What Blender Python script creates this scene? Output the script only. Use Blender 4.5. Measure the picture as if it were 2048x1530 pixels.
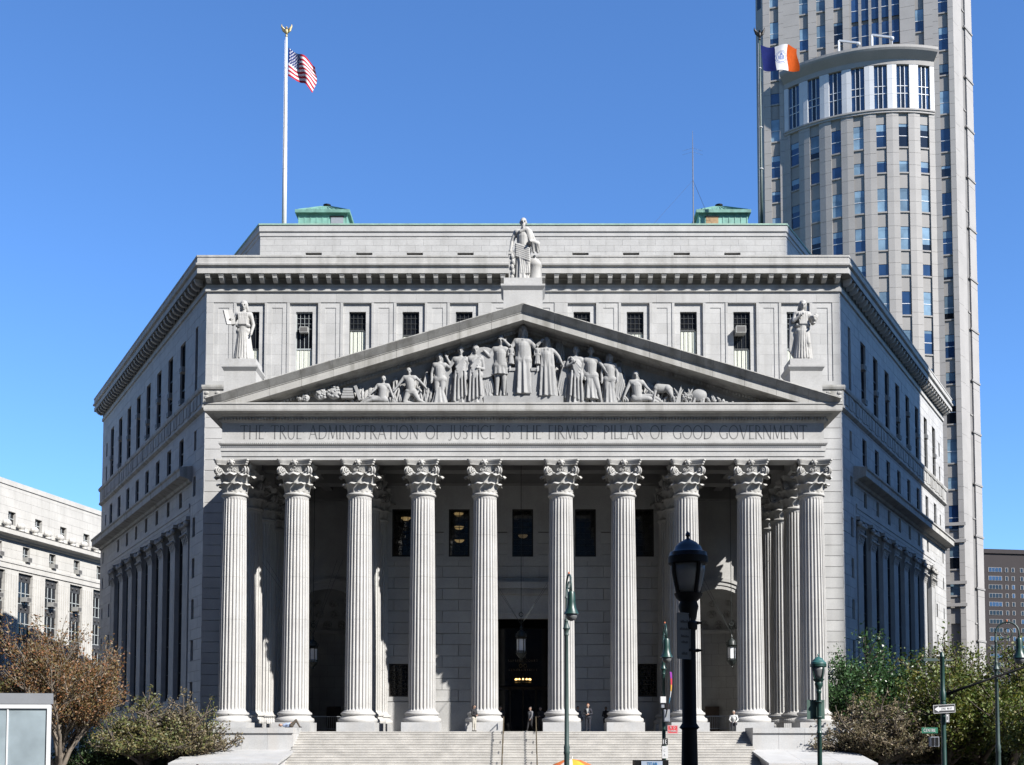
import bpy, bmesh, math, random
from mathutils import Vector, Matrix, Quaternion
import numpy as np
PI = math.pi
sin, cos, rad = math.sin, math.cos, math.radians
for o in list(bpy.data.objects): bpy.data.objects.remove(o)
scene = bpy.context.scene
COL = scene.collection

# ------------------------------------------------------------------ camera
EYE = 3.2
TH = rad(3.33)
cam_d = bpy.data.cameras.new('camera')
cam = bpy.data.objects.new('camera', cam_d); COL.objects.link(cam)
cam.location = (0, 0, EYE)
cam.rotation_euler = (PI/2 + TH, 0, 0)
cam_d.sensor_width = 36.0
cam_d.lens = 2328/2048*36
cam_d.shift_x = -22/2048
cam_d.shift_y = 579.5/2048
cam_d.clip_start = 0.1; cam_d.clip_end = 5000
scene.camera = cam
scene.render.resolution_x = 1024; scene.render.resolution_y = 765

# ------------------------------------------------------------------ world, sun, exposure
SUN_AZ = rad(50)      # to the right of the line from the facade to the camera
SUN_EL = rad(38.3)
world = bpy.data.worlds.new('World'); scene.world = world
world.use_nodes = True
wn = world.node_tree
for n in list(wn.nodes): wn.nodes.remove(n)
sky = wn.nodes.new('ShaderNodeTexSky'); sky.sky_type = 'NISHITA'; sky.sun_disc = False
sky.sun_elevation = SUN_EL
sdir = Vector((sin(SUN_AZ)*cos(SUN_EL), -cos(SUN_AZ)*cos(SUN_EL), sin(SUN_EL)))
sky.sun_rotation = math.atan2(sdir.x, sdir.y)
sky.altitude = 0; sky.air_density = 1.0; sky.dust_density = 0.15; sky.ozone_density = 3.6
tint = wn.nodes.new('ShaderNodeMix'); tint.data_type = 'RGBA'; tint.blend_type = 'MULTIPLY'; tint.inputs[0].default_value = 1.0; tint.inputs[7].default_value = (.77, 1.11, 1.50, 1)   # clear dry autumn air, the same over the whole sky
bg = wn.nodes.new('ShaderNodeBackground'); bg.inputs[1].default_value = 0.066
wo = wn.nodes.new('ShaderNodeOutputWorld')
wn.links.new(sky.outputs[0], tint.inputs[6]); wn.links.new(tint.outputs[2], bg.inputs[0]); wn.links.new(bg.outputs[0], wo.inputs[0])
sun_d = bpy.data.lights.new('sun', 'SUN'); sun_d.energy = 5.0; sun_d.angle = rad(0.5); sun_d.color = (1.0, 0.965, 0.915)
sun = bpy.data.objects.new('sun', sun_d); COL.objects.link(sun)
sun.rotation_euler = sdir.to_track_quat('Z', 'Y').to_euler(); sun.location = (60, -40, 90)
vs = scene.view_settings
vs.view_transform = 'Standard'; vs.look = 'None'; vs.exposure = 1.21; vs.gamma = 1.0
try: vs.use_curve_mapping = False
except Exception: pass
scene.render.engine = 'CYCLES'
scene.cycles.max_bounces = 6; scene.cycles.diffuse_bounces = 2

# ------------------------------------------------------------------ helpers
def at(px, py, Y):
    """point of the place at depth Y behind a spot of the photograph (survey of the layout)"""
    k = (1344.5-py)/2328
    h = Y*(sin(TH)+k*cos(TH))/(cos(TH)-k*sin(TH))
    d = Y*cos(TH)+h*sin(TH)
    return Vector(((px-1046)*d/2328, Y, h+EYE))

class MB:
    def __init__(s): s.v = []; s.f = []; s.m = []
    def add(s, vs_, fs, m=0):
        n = len(s.v); s.v.extend([tuple(p) for p in vs_]); s.f.extend([tuple(i+n for i in f) for f in fs]); s.m.extend([m]*len(fs)); return s
    def box(s, x0, x1, y0, y1, z0, z1, m=0, M=None):
        p = [(x0,y0,z0),(x1,y0,z0),(x1,y1,z0),(x0,y1,z0),(x0,y0,z1),(x1,y0,z1),(x1,y1,z1),(x0,y1,z1)]
        if M is not None: p = [tuple(M @ Vector(q)) for q in p]
        return s.add(p, [(0,3,2,1),(4,5,6,7),(0,1,5,4),(1,2,6,5),(2,3,7,6),(3,0,4,7)], m)
    def bar(s, a, b, w, d, m=0, up=(0,0,1)):
        a, b = Vector(a), Vector(b); t = (b-a).normalized(); u = Vector(up)
        if abs(t.dot(u)) > .98: u = Vector((0,1,0))
        r = t.cross(u).normalized(); u = r.cross(t)
        p = []
        for c in (a, b):
            for i, j in ((-1,-1),(1,-1),(1,1),(-1,1)): p.append(c+r*(w/2*i)+u*(d/2*j))
        return s.add(p, [(3,2,1,0),(4,5,6,7),(0,1,5,4),(1,2,6,5),(2,3,7,6),(3,0,4,7)], m)
    def lathe(s, prof, n=16, c=(0,0,0), a0=0, a1=2*PI, m=0, axis='z', sx=1, sy=1, fn=None):
        full = abs(a1-a0-2*PI) < 1e-6
        cnt = n if full else n+1
        vs_, fs = [], []
        for r, z in prof:
            for i in range(cnt):
                a = a0+(a1-a0)*i/n
                rr = r if fn is None else r*fn(a, z)
                p = (rr*cos(a)*sx, rr*sin(a)*sy, z)
                if axis == 'x': p = (p[2], p[0], p[1])
                if axis == 'y': p = (p[0], p[2], p[1])
                vs_.append((c[0]+p[0], c[1]+p[1], c[2]+p[2]))
        for k in range(len(prof)-1):
            for i in range(n):
                a, b = k*cnt+i, k*cnt+(i+1) % cnt
                fs.append((a, b, b+cnt, a+cnt))
        if full:
            if prof[0][0] > 1e-4: fs.append(tuple(range(cnt))[::-1])
            if prof[-1][0] > 1e-4: fs.append(tuple(range((len(prof)-1)*cnt, len(prof)*cnt)))
        return s.add(vs_, fs, m)
    def tube(s, pts, r, n=8, m=0, cap=True):
        pts = [Vector(p) for p in pts]
        rs = r if isinstance(r, (list, tuple)) else [r]*len(pts)
        vs_, fs = [], []
        u = None
        for k, p in enumerate(pts):
            t = (pts[min(k+1, len(pts)-1)]-pts[max(k-1, 0)])
            if t.length < 1e-9: t = Vector((0,0,1))
            t.normalize()
            if u is None:
                u = Vector((1,0,0)) if abs(t.x) < .8 else Vector((0,1,0))
            u = (u-t*u.dot(t)).normalized(); w = t.cross(u)
            for i in range(n):
                a = 2*PI*i/n
                vs_.append(p+(u*cos(a)+w*sin(a))*rs[k])
        for k in range(len(pts)-1):
            for i in range(n):
                a, b = k*n+i, k*n+(i+1) % n
                fs.append((a, b, b+n, a+n))
        if cap:
            fs.append(tuple(range(n))[::-1]); fs.append(tuple(range((len(pts)-1)*n, len(pts)*n)))
        return s.add(vs_, fs, m)
    def ball(s, c, rx, ry=None, rz=None, n=12, k=8, m=0, M=None):
        ry = rx if ry is None else ry; rz = rx if rz is None else rz
        vs_, fs = [], []
        for j in range(1, k):
            t = PI*j/k
            for i in range(n):
                a = 2*PI*i/n
                vs_.append(Vector((rx*sin(t)*cos(a), ry*sin(t)*sin(a), -rz*cos(t))))
        vs_.append(Vector((0,0,-rz))); vs_.append(Vector((0,0,rz)))
        for j in range(k-2):
            for i in range(n):
                a, b = j*n+i, j*n+(i+1) % n
                fs.append((a, b, b+n, a+n))
        B, T = len(vs_)-2, len(vs_)-1
        for i in range(n):
            fs.append((B, (i+1) % n, i)); fs.append((T, (k-2)*n+i, (k-2)*n+(i+1) % n))
        if M is not None: vs_ = [M @ v for v in vs_]
        return s.add([v+Vector(c) for v in vs_], fs, m)
    def prism(s, poly, y0, y1, m=0, plane='xz'):
        """extrude a 2D outline; xz outline goes along y, yz along x, xy along z"""
        n = len(poly)
        def P(a, b, t): return (a, t, b) if plane == 'xz' else ((t, a, b) if plane == 'yz' else (a, b, t))
        vs_ = [P(a, b, y0) for a, b in poly]+[P(a, b, y1) for a, b in poly]
        fs = [tuple(range(n)), tuple(range(n, 2*n))[::-1]]
        for i in range(n):
            j = (i+1) % n; fs.append((j, i, i+n, j+n))
        return s.add(vs_, fs, m)
    def sweep(s, path, prof, closed=False, m=0, caps=True):
        """prof: (outwards, z) pairs bottom to top; outwards is to the right of the path's direction"""
        n = len(path); P = [Vector((p[0], p[1])) for p in path]
        mit = []
        for i in range(n):
            def nrm(a, b):
                t = (b-a).normalized(); return Vector((t.y, -t.x))
            if closed or 0 < i < n-1:
                n1 = nrm(P[i-1], P[i]); n2 = nrm(P[i], P[(i+1) % n])
            elif i == 0: n1 = n2 = nrm(P[0], P[1])
            else: n1 = n2 = nrm(P[-2], P[-1])
            b = (n1+n2).normalized(); mit.append(b/max(.2, b.dot(n1)))
        k = len(prof); vs_, fs = [], []
        for i in range(n):
            for o, z in prof:
                q = P[i]+mit[i]*o; vs_.append((q.x, q.y, z))
        for i in range(n if closed else n-1):
            j = (i+1) % n
            for a in range(k-1):
                fs.append((i*k+a, j*k+a, j*k+a+1, i*k+a+1))
        if not closed and caps:
            fs.append(tuple(range(k))); fs.append(tuple(range((n-1)*k, n*k))[::-1])
        return s.add(vs_, fs, m)
    def merge(s, o, M=None, m=None):
        v = o.v if M is None else [tuple(M @ Vector(p)) for p in o.v]
        n = len(s.v); s.v.extend(v); s.f.extend([tuple(i+n for i in f) for f in o.f]); s.m.extend(o.m if m is None else [m]*len(o.m)); return s
    def mesh(s, name, mats, smooth=False):
        me = bpy.data.meshes.new(name); me.from_pydata(s.v, [], s.f)
        if not isinstance(mats, (list, tuple)): mats = [mats]
        for t in mats: me.materials.append(t)
        if len(mats) > 1: me.polygons.foreach_set('material_index', s.m)
        bm = bmesh.new(); bm.from_mesh(me); bmesh.ops.recalc_face_normals(bm, faces=bm.faces); bm.to_mesh(me); bm.free()
        if smooth:
            me.polygons.foreach_set('use_smooth', [True]*len(me.polygons))
            if smooth != True: me.set_sharp_from_angle(angle=rad(smooth))
        me.update(); return me
    def build(s, name, mats, parent=None, smooth=False, M=None):
        return link(name, s.mesh(name, mats, smooth), parent, M)

def link(name, data, parent=None, M=None):
    o = bpy.data.objects.new(name, data); COL.objects.link(o)
    if parent is not None: o.parent = parent
    if M is not None: o.matrix_local = M
    return o
def tag(o, label=None, cat=None, group=None, kind=None):
    if label: o['label'] = label
    if cat: o['category'] = cat
    if group: o['group'] = group
    if kind: o['kind'] = kind
    return o
def empty(name, loc=(0,0,0), rz=0, label=None, cat=None, group=None):
    o = bpy.data.objects.new(name, None); COL.objects.link(o); o.location = loc; o.rotation_euler = (0,0,rz)
    return tag(o, label, cat, group)
def T(x=0, y=0, z=0, rz=0, s=1): return Matrix.Translation((x,y,z)) @ Matrix.Rotation(rz, 4, 'Z') @ Matrix.Scale(s, 4)
def copy_tree(o, parent=None):
    c = o.copy(); COL.objects.link(c)
    if parent is not None: c.parent = parent; c.matrix_parent_inverse = o.matrix_parent_inverse
    for ch in [q for q in bpy.data.objects if q.parent == o]: copy_tree(ch, c)
    return c

# ------------------------------------------------------------------ materials
MATS = {}
def mat(name, col, rough=.7, var=.12, scale=1.2, metal=0, bump=0, bscale=40, streak=0, obj_rand=0, spec=.5, fine=0, dirt=None, isl=0):
    """procedural surface: broad mottling, fine grain, vertical weathering streaks, a tint per block"""
    m = bpy.data.materials.new(name); m.use_nodes = True; nt = m.node_tree; N = nt.nodes; L = nt.links
    b = N['Principled BSDF']; b.inputs['Roughness'].default_value = rough; b.inputs['Metallic'].default_value = metal
    b.inputs['Specular IOR Level'].default_value = spec
    geo = N.new('ShaderNodeNewGeometry')
    def noise(sc, det=4, vec=None):
        n = N.new('ShaderNodeTexNoise'); n.inputs['Scale'].default_value = sc; n.inputs['Detail'].default_value = det
        L.new(vec if vec is not None else geo.outputs['Position'], n.inputs['Vector']); return n.outputs['Fac']
    def mul(val_socket, lo, hi, cur, f0=.3, f1=.7):
        r = N.new('ShaderNodeMapRange'); L.new(val_socket, r.inputs[0])
        r.inputs[1].default_value = f0; r.inputs[2].default_value = f1; r.inputs[3].default_value = lo; r.inputs[4].default_value = hi
        x = N.new('ShaderNodeVectorMath'); x.operation = 'SCALE'
        L.new(cur, x.inputs[0]); L.new(r.outputs[0], x.inputs['Scale']); return x.outputs[0]
    col = tuple(v*.64 for v in col)      # measured colours, brought to the picture's exposure
    c = N.new('ShaderNodeRGB'); c.outputs[0].default_value = (*col, 1); cur = c.outputs[0]
    if var: cur = mul(noise(scale), 1-var, 1+var, cur)
    if fine: cur = mul(noise(scale*14, 2), 1-fine, 1+fine, cur)
    if streak:
        mp = N.new('ShaderNodeMapping'); mp.inputs['Scale'].default_value = (1.6, 1.6, .16); L.new(geo.outputs['Position'], mp.inputs[0])
        f = noise(1.0, 5, mp.outputs[0])
        r = N.new('ShaderNodeMapRange'); L.new(f, r.inputs[0]); r.inputs[1].default_value = .48; r.inputs[2].default_value = .72
        r.inputs[3].default_value = 0; r.inputs[4].default_value = streak
        mx = N.new('ShaderNodeMix'); mx.data_type = 'RGBA'; L.new(r.outputs[0], mx.inputs[0]); L.new(cur, mx.inputs[6])
        d = dirt or (.10, .095, .08); mx.inputs[7].default_value = (*d, 1); cur = mx.outputs[2]
    if isl: cur = mul(geo.outputs['Random Per Island'], 1-isl, 1+isl, cur, 0, 1)
    if obj_rand:
        oi = N.new('ShaderNodeObjectInfo'); cur = mul(oi.outputs['Random'], 1-obj_rand, 1+obj_rand, cur, 0, 1)
    L.new(cur, b.inputs['Base Color'])
    if bump:
        bp = N.new('ShaderNodeBump'); bp.inputs['Strength'].default_value = bump; bp.inputs['Distance'].default_value = .02
        L.new(noise(bscale, 6), bp.inputs['Height']); L.new(bp.outputs[0], b.inputs['Normal'])
    MATS[name] = m; return m
def emit(name, col, s):
    m = bpy.data.materials.new(name); m.use_nodes = True; b = m.node_tree.nodes['Principled BSDF']
    b.inputs['Base Color'].default_value = (*col, 1); b.inputs['Emission Color'].default_value = (*col, 1); b.inputs['Emission Strength'].default_value = s
    return m
def glassy(name, col, rough=.06, spec=.6, var=.3, obj_rand=.35):
    return mat(name, col, rough, var, .5, spec=spec, obj_rand=obj_rand, bump=.04, bscale=1.2)

granite = mat('granite', (.50, .495, .48), .75, .10, .7, bump=.15, bscale=30, fine=.07, streak=.2, dirt=(.2, .195, .18))
granite_block = mat('granite_block', (.51, .505, .49), .75, .08, .7, bump=.15, bscale=30, fine=.06, streak=.22, obj_rand=.06, isl=.06, dirt=(.2, .195, .18))
granite_joint = mat('granite_joint', (.30, .30, .29), .85, .1, 1)
granite_weathered = mat('granite_weathered', (.46, .45, .42), .8, .12, .8, bump=.2, bscale=25, fine=.08, streak=.62)
granite_cornice = mat('granite_cornice', (.49, .48, .455), .8, .10, .8, bump=.2, bscale=25, fine=.07, streak=.36)
granite_column = mat('granite_column', (.52, .51, .49), .75, .08, .8, bump=.12, bscale=30, fine=.06, streak=.14, dirt=(.28, .26, .22))
granite_carved = mat('granite_carved', (.48, .47, .445), .8, .14, 1.6, bump=.25, bscale=18, fine=.08, streak=.35)
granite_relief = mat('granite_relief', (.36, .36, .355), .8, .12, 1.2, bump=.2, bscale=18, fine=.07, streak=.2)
granite_step = mat('granite_step', (.49, .47, .435), .8, .16, 1.1, bump=.2, bscale=22, fine=.12, obj_rand=.06)
marble_pale = mat('granite_pale', (.50, .50, .495), .7, .10, .9, bump=.12, bscale=24, fine=.07, obj_rand=.06, streak=.2, dirt=(.35, .30, .24))
letter_shadow_stone = mat('shadow_toned_stone', (.17, .17, .17), .9, .1, 3)  # shadow of incised letters put into the colour
copper = mat('green_copper', (.22, .46, .38), .65, .22, 1.6, bump=.1, bscale=14, streak=.3, dirt=(.05, .13, .11))
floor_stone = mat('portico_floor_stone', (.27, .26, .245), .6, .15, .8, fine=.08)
ceiling_stone = mat('shade_darkened_ceiling', (.24, .235, .225), .85, .15, .6)  # ceiling and beams coloured darker to deepen the portico's shade
copper_dark = mat('green_copper_roof', (.16, .34, .28), .7, .25, 2, streak=.4, dirt=(.04, .09, .08))
copper_edge = mat('green_copper_edge', (.30, .46, .37), .65, .15, 2)
glass_dark = glassy('glass_dark', (.012, .014, .018))
glass_flank = glassy('glass_flank', (.008, .009, .012), .2, .22)
glass_blue = glassy('glass_blue', (.02, .05, .12), .05, .9)
glass_pale = glassy('glass_pale', (.20, .30, .38), .12, .7)
glass_clear = bpy.data.materials.new('clear_glass'); glass_clear.use_nodes = True
_n = glass_clear.node_tree; _o = _n.nodes['Material Output']; _t = _n.nodes.new('ShaderNodeBsdfTransparent'); _t.inputs[0].default_value = (.7, .72, .7, 1)
_g = _n.nodes.new('ShaderNodeBsdfGlossy'); _g.inputs['Roughness'].default_value = .05; _x = _n.nodes.new('ShaderNodeMixShader'); _x.inputs[0].default_value = .10
_n.links.new(_t.outputs[0], _x.inputs[1]); _n.links.new(_g.outputs[0], _x.inputs[2]); _n.links.new(_x.outputs[0], _o.inputs[0])
bronze = mat('dark_bronze', (.035, .03, .026), .5, .2, 3, metal=.4)
sash_pale = mat('sash_paint', (.42, .45, .45), .6, .1, 3)
sash_dark = mat('sash_dark', (.06, .065, .065), .6, .1, 3)
blind_m = mat('window_blind', (.75, .77, .66), .8, .06, 6)
white_paint = mat('white_paint', (.78, .78, .77), .45, .05, 2)
ac_m = mat('air_conditioner_paint', (.42, .42, .40), .6, .1, 6)
ac_grille = mat('air_conditioner_grille', (.12, .115, .11), .7, .15, 30)
wood_m = mat('plywood', (.42, .27, .14), .8, .2, 4)
grey_panel = mat('grey_panel', (.30, .32, .36), .6, .1, 4)
asphalt = mat('asphalt', (.05, .05, .052), .9, .2, .8, bump=.3, bscale=60)
concrete = mat('pavement_concrete', (.20, .195, .19), .85, .12, .8, bump=.15, bscale=40)
lamp_green = mat('lamp_green_paint', (.015, .055, .045), .4, .15, 5)
lamp_green2 = mat('lamp_grey_green_paint', (.05, .085, .078), .5, .15, 5)
black_iron = mat('black_iron', (.004, .004, .0045), .6, .1, 8, spec=.2)
def wm(o):
    m = o.matrix_basis.copy()
    if o.parent is not None: m = wm(o.parent) @ o.matrix_parent_inverse @ m
    return m
def link(name, data, parent=None, M=None):
    """M and the mesh are in world coordinates; the parent only groups"""
    o = bpy.data.objects.new(name, data); COL.objects.link(o)
    if parent is not None:
        o.parent = parent; o.matrix_parent_inverse = wm(parent).inverted()
    if M is not None: o.matrix_basis = M
    return o

# ------------------------------------------------------------------ ground
W, YW, FL = 24.9, 89.8, 43.3          # half width of the front, its plane, length of the hexagon's flanks
gm = MB(); gm.add([(-1500,-400,0),(1500,-400,0),(1500,3000,0),(-1500,3000,0)], [(0,1,2,3)])
tag(gm.build('street_ground', asphalt), kind='structure')
gm = MB(); gm.box(-70, 70, 60.5, 92, -.2, .14)
tag(gm.build('pavement', concrete), kind='structure')
gm = MB(); gm.box(-60, 60, -30, 30, -.2, 1.55)
tag(gm.build('plaza_pavement', concrete), kind='structure')
# ------------------------------------------------------------------ courthouse
court = empty('courthouse', (0, 89.8, 0), 0, 'grey granite courthouse with columned portico, carved pediment and hexagonal plan', 'courthouse')
S30, C30 = .5, math.sqrt(3)/2
HEX = [(-W-FL*.5, YW+FL*C30), (-W, YW), (W, YW), (W+FL*.5, YW+FL*C30), (W, YW+2*FL*C30), (-W, YW+2*FL*C30)]
class Wall:
    """u along the wall, d into it, z up"""
    def __init__(s, ox, oy, tx, ty, nx, ny): s.o = (ox, oy); s.t = (tx, ty); s.n = (nx, ny)
    def p(s, u, d, z): return (s.o[0]+s.t[0]*u+s.n[0]*d, s.o[1]+s.t[1]*u+s.n[1]*d, z)
    def box(s, mb, u0, u1, d0, d1, z0, z1, m=0):
        v = [s.p(u0,d0,z0),s.p(u1,d0,z0),s.p(u1,d1,z0),s.p(u0,d1,z0),s.p(u0,d0,z1),s.p(u1,d0,z1),s.p(u1,d1,z1),s.p(u0,d1,z1)]
        mb.add(v, [(0,3,2,1),(4,5,6,7),(0,1,5,4),(1,2,6,5),(2,3,7,6),(3,0,4,7)], m)
    def M(s, u=0, d=0, z=0):
        x, y, _ = s.p(u, d, z)
        return Matrix(((s.t[0], s.n[0], 0, x), (s.t[1], s.n[1], 0, y), (0, 0, 1, z), (0, 0, 0, 1)))
FRONT = Wall(0, YW, 1, 0, 0, 1)
RIGHT = Wall(W, YW, S30, C30, -C30, S30)
LEFT = Wall(-W, YW, -S30, C30, C30, S30)

def ashlar(u0, u1, z0, z1, holes=(), ch=.84, bw=2.0, zref=0, gap=.014, rng=None):
    out = []
    k0 = math.floor((z0-zref)/ch)
    k = k0
    while zref+k*ch < z1-1e-6:
        a, b = max(z0, zref+k*ch), min(z1, zref+(k+1)*ch)
        if b-a > .03:
            cuts = sorted({a, b, *[h for hh in holes for h in (hh[2], hh[3]) if a < h < b]})
            for za, zb in zip(cuts[:-1], cuts[1:]):
                if zb-za < .02: continue
                free = [(u0, u1)]
                for h in holes:
                    if h[2] < zb-1e-6 and h[3] > za+1e-6:
                        nf = []
                        for p, q in free:
                            if h[0] > p: nf.append((p, min(q, h[0])))
                            if h[1] < q: nf.append((max(p, h[1]), q))
                        free = [f for f in nf if f[1]-f[0] > .02]
                for p, q in free:
                    off = (k % 2)*bw/2
                    js = [p]
                    i = math.ceil((p-off)/bw+.001)
                    while off+i*bw < q-.001:
                        x = off+i*bw
                        if x-js[-1] > .25 and q-x > .25: js.append(x)
                        i += 1
                    js.append(q)
                    g0 = gap if za == a and a > z0 else 0
                    for s, t in zip(js[:-1], js[1:]):
                        out.append((s+(gap/2 if s > p else 0), t-(gap/2 if t < q else 0), za+g0, zb))
        k += 1
    return out
unit = MB().box(0, 1, 0, 1, 0, 1)
UNIT = unit.mesh('stone_block', granite_block)
def blocks_single(wall, rects, d0, d1, parent, name='stone_block', me=None):
    for (a, b, c, d) in rects:
        M = wall.M(a, d0, c) @ Matrix.Diagonal((b-a, d1-d0, d-c, 1))
        link(name, me or UNIT, parent, M)
def blocks_joined(wall, rects, d0, d1, parent, material=granite_block, name='stone_blocks', rnd=.004):
    mb = MB(); rg = random.Random(5)
    for (a, b, c, d) in rects: wall.box(mb, a, b, d0-rg.random()*rnd, d1, c, d)
    o = mb.build(name, material, parent); o['kind'] = 'stuff'; return o

# core behind the stone facing, with flat roofs
mb = MB()
def hex_prism(mb, pts, z0, z1):
    n = len(pts); mb.add([(x,y,z0) for x,y in pts]+[(x,y,z1) for x,y in pts], [tuple(range(n, 2*n)), tuple(range(n))[::-1]]+[((i+1)%n, i, i+n, (i+1)%n+n) for i in range(n)])
def inset(pts, d):
    c = MB(); c.sweep(pts, [(-d, 0), (-d, 1)], closed=True); return [(c.v[2*i][0], c.v[2*i][1]) for i in range(len(pts))]
core = inset(HEX, .46)
# the core is left open behind the portico, whose walls are built below
hex_prism(mb, [core[0], core[1], (-19.6, core[1][1]), (-19.6, 97), (19.6, 97), (19.6, core[2][1]), core[2], core[3], core[4], core[5]], 0, 23.3)
hex_prism(mb, core, 23.3, 40.9)
core_o = mb.build('wall_core', granite_joint, court)

# ---- main cornice round the hexagon
cor = MB()
cor.sweep(HEX, [(0,38.40),(.14,38.44),(.14,38.74),(.06,38.78),(.06,38.98),(.05,39.0),(.05,39.6),(.9,39.61),(.92,39.57),(.92,39.96),(.86,39.97),(.86,40.13),(1.04,40.2),(1.06,40.34),(.93,40.42),(.92,40.84),(.97,40.86),(.97,41.0),(-.6,41.02)], closed=True)
cornice_o = cor.build('main_cornice', granite_cornice, court)
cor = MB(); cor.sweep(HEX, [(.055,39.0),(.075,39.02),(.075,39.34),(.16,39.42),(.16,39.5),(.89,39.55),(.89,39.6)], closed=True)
cor.build('cornice_soffit', mat('shaded_sooty_stone', (.20, .195, .175), .9, .25, 1.2, streak=.4), cornice_o)  # darker colour stands for soot plus the shade under the cornice
mod = MB(); mod.prism([(-.0,0),(.0,-.42),(.18,-.45),(.42,-.36),(.62,-.20),(.64,-.02),(.64,.0)], -.17, .17, plane='yz')
mod.box(-.2, .2, -.02, .68, -.03, .06)
MODM = mod.mesh('modillion', granite_carved)
n = 48
for i in range(n):
    x = -W+.25+(2*W-.5)*i/(n-1)
    link('modillion', MODM, cornice_o, Matrix.Translation((x, YW-.16, 39.47)) @ Matrix.Rotation(PI, 4, 'Z'))
mods = MB()
for w in (LEFT, RIGHT):
    for i in range(42):
        M = w.M(.7+i*1.03, -.16, 39.47) @ Matrix.Diagonal((1, -1, 1, 1)); mods.merge(mod, M)
mods.build('flank_modillions', granite_carved, cornice_o)['kind'] = 'stuff'
# ---- belt course
belt = MB()
belt.sweep(HEX, [(0,28.95),(.1,29.0),(.28,29.12),(.28,29.3),(.2,29.32),(.2,30.55),(.3,30.58),(.36,30.75),(.36,30.9),(0,30.95)], closed=True)
for w, u1 in ((LEFT, FL), (RIGHT, FL)):
    i = 0; u = .5
    while u < u1-1:
        if i % 2: w.box(belt, u, u+.45, -.27, 0, 29.42, 30.5); w.box(belt, u+.62, u+.95, -.26, 0, 29.42, 30.5)
        else: w.box(belt, u+.1, u+.9, -.25, 0, 29.55, 30.35)
        i += 1; u += 1.1
for s in (-1, 1):
    for x in (24.75, 23.9, 22.7):
        for k in range(3): belt.ball((s*x, YW-.2, 29.65+.33*k), .2, .1, .15, n=8, k=6)
belt_o = belt.build('belt_course', granite_weathered, court)

# ---- upper front wall with windows and sunk panels
bays = [4.64+4.2*k for k in range(5)]
bays = [-b for b in bays[::-1]]+bays
fr = [(x-1.12, x+1.12, 31.0, 37.55) for x in bays]
op = [(x-.66, x+.66, 31.9, 36.9) for x in bays]
pan = [(x-.78, x+.78, 31.3, 37.58) for x in [-23.56, -19.35, -15.15, -10.95, -6.74, -1.7, 1.7, 6.74, 10.95, 15.15, 19.35, 23.56]]
pin = [(a+.36, b-.36, c, d-.4) for a, b, c, d in pan]
wall_up = MB().box(-W+.5, W-.5, YW+.42, YW+.455, 31, 38.3).build('upper_wall', granite_joint, court)
r = ashlar(-W, W, 30.95, 38.4, fr+pan, .83, 2.1, 30.95, .008)
blocks_joined(FRONT, r, 0, .45, wall_up)
r = []
for q in fr: r += [(a, b, c, d, .17) for a, b, c, d in ashlar(*q, [o for o in op if o[0] > q[0] and o[1] < q[1]], .83, 2.6, 30.95, .008)]
for q, p in zip(pan, pin): r += [(a, b, c, d, .05) for a, b, c, d in ashlar(*q, [p], .83, 2.6, 30.95, .008)]
for p in pin: r += [(a, b, c, d, .09) for a, b, c, d in ashlar(*p, [], .83, 2.6, 30.95, .008)]
mbk = MB()
for a, b, c, d, o in r: FRONT.box(mbk, a, b, o, .45, c, d)
mbk.build('sunk_panel_blocks', granite_block, wall_up)['kind'] = 'stuff'

def window(wall, u0, u1, z0, z1, d, parent=court, glass=glass_dark, frame=sash_pale, cols=3, rows=0, sash=None, blind=0, top_grid=0, lbl=None, fw=.07, mw=.035):
    """sash window: pane, frame with glazing bars, and a blind behind the lower part"""
    mb = MB(); wall.box(mb, u0, u1, d, d+.03, z0, z1)
    o = mb.build('window', glass, parent)
    f = MB()
    for a, b, c, e in ((u0,u0+fw,z0,z1),(u1-fw,u1,z0,z1),(u0+fw,u1-fw,z0,z0+fw*1.4),(u0+fw,u1-fw,z1-fw,z1)): wall.box(f, a, b, d-.09, d-.003, c, e)
    zs = [z1]
    if sash:
        for zz in sash: wall.box(f, u0+fw, u1-fw, d-.08, d-.003, zz-.05, zz+.05)
    for i in range(1, cols):
        u = u0+(u1-u0)*i/cols; wall.box(f, u-mw/2, u+mw/2, d-.06, d-.003, z0+fw, z1-fw)
    for i in range(1, rows):
        z = z0+(z1-z0)*i/rows; wall.box(f, u0+fw, u1-fw, d-.055, d-.003, z-mw/2, z+mw/2)
    for i in range(1, top_grid+1):
        z = z1-fw-.42*i; wall.box(f, u0+fw, u1-fw, d-.055, d-.003, z-mw/2, z+mw/2)
    f.build('window_frame', frame, o)
    if blind:
        b = MB(); wall.box(b, u0+fw, u1-fw, d-.02, d-.004, z0+fw, z0+(z1-z0)*blind)
        n_ = 7
        for i in range(n_):
            uu = u0+fw+(u1-u0-2*fw)*(i+.5)/n_
            wall.box(b, uu-.045, uu+.045, d-.032, d-.02, z0+fw, z0+(z1-z0)*blind)
        b.build('blind', blind_m, o)
    return o
bl = [.40, .40, .70, .62, .3, .3, .66, .70, .40, .40]
for i, x in enumerate(bays):
    window(FRONT, x-.66, x+.66, 31.9, 36.9, .40, frame=sash_pale if i in (1, 9) else sash_dark, cols=4, sash=[31.9+5*bl[i]+.05], blind=bl[i] if i not in (4, 5) else 0, top_grid=3, fw=.06, mw=.022)

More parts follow.
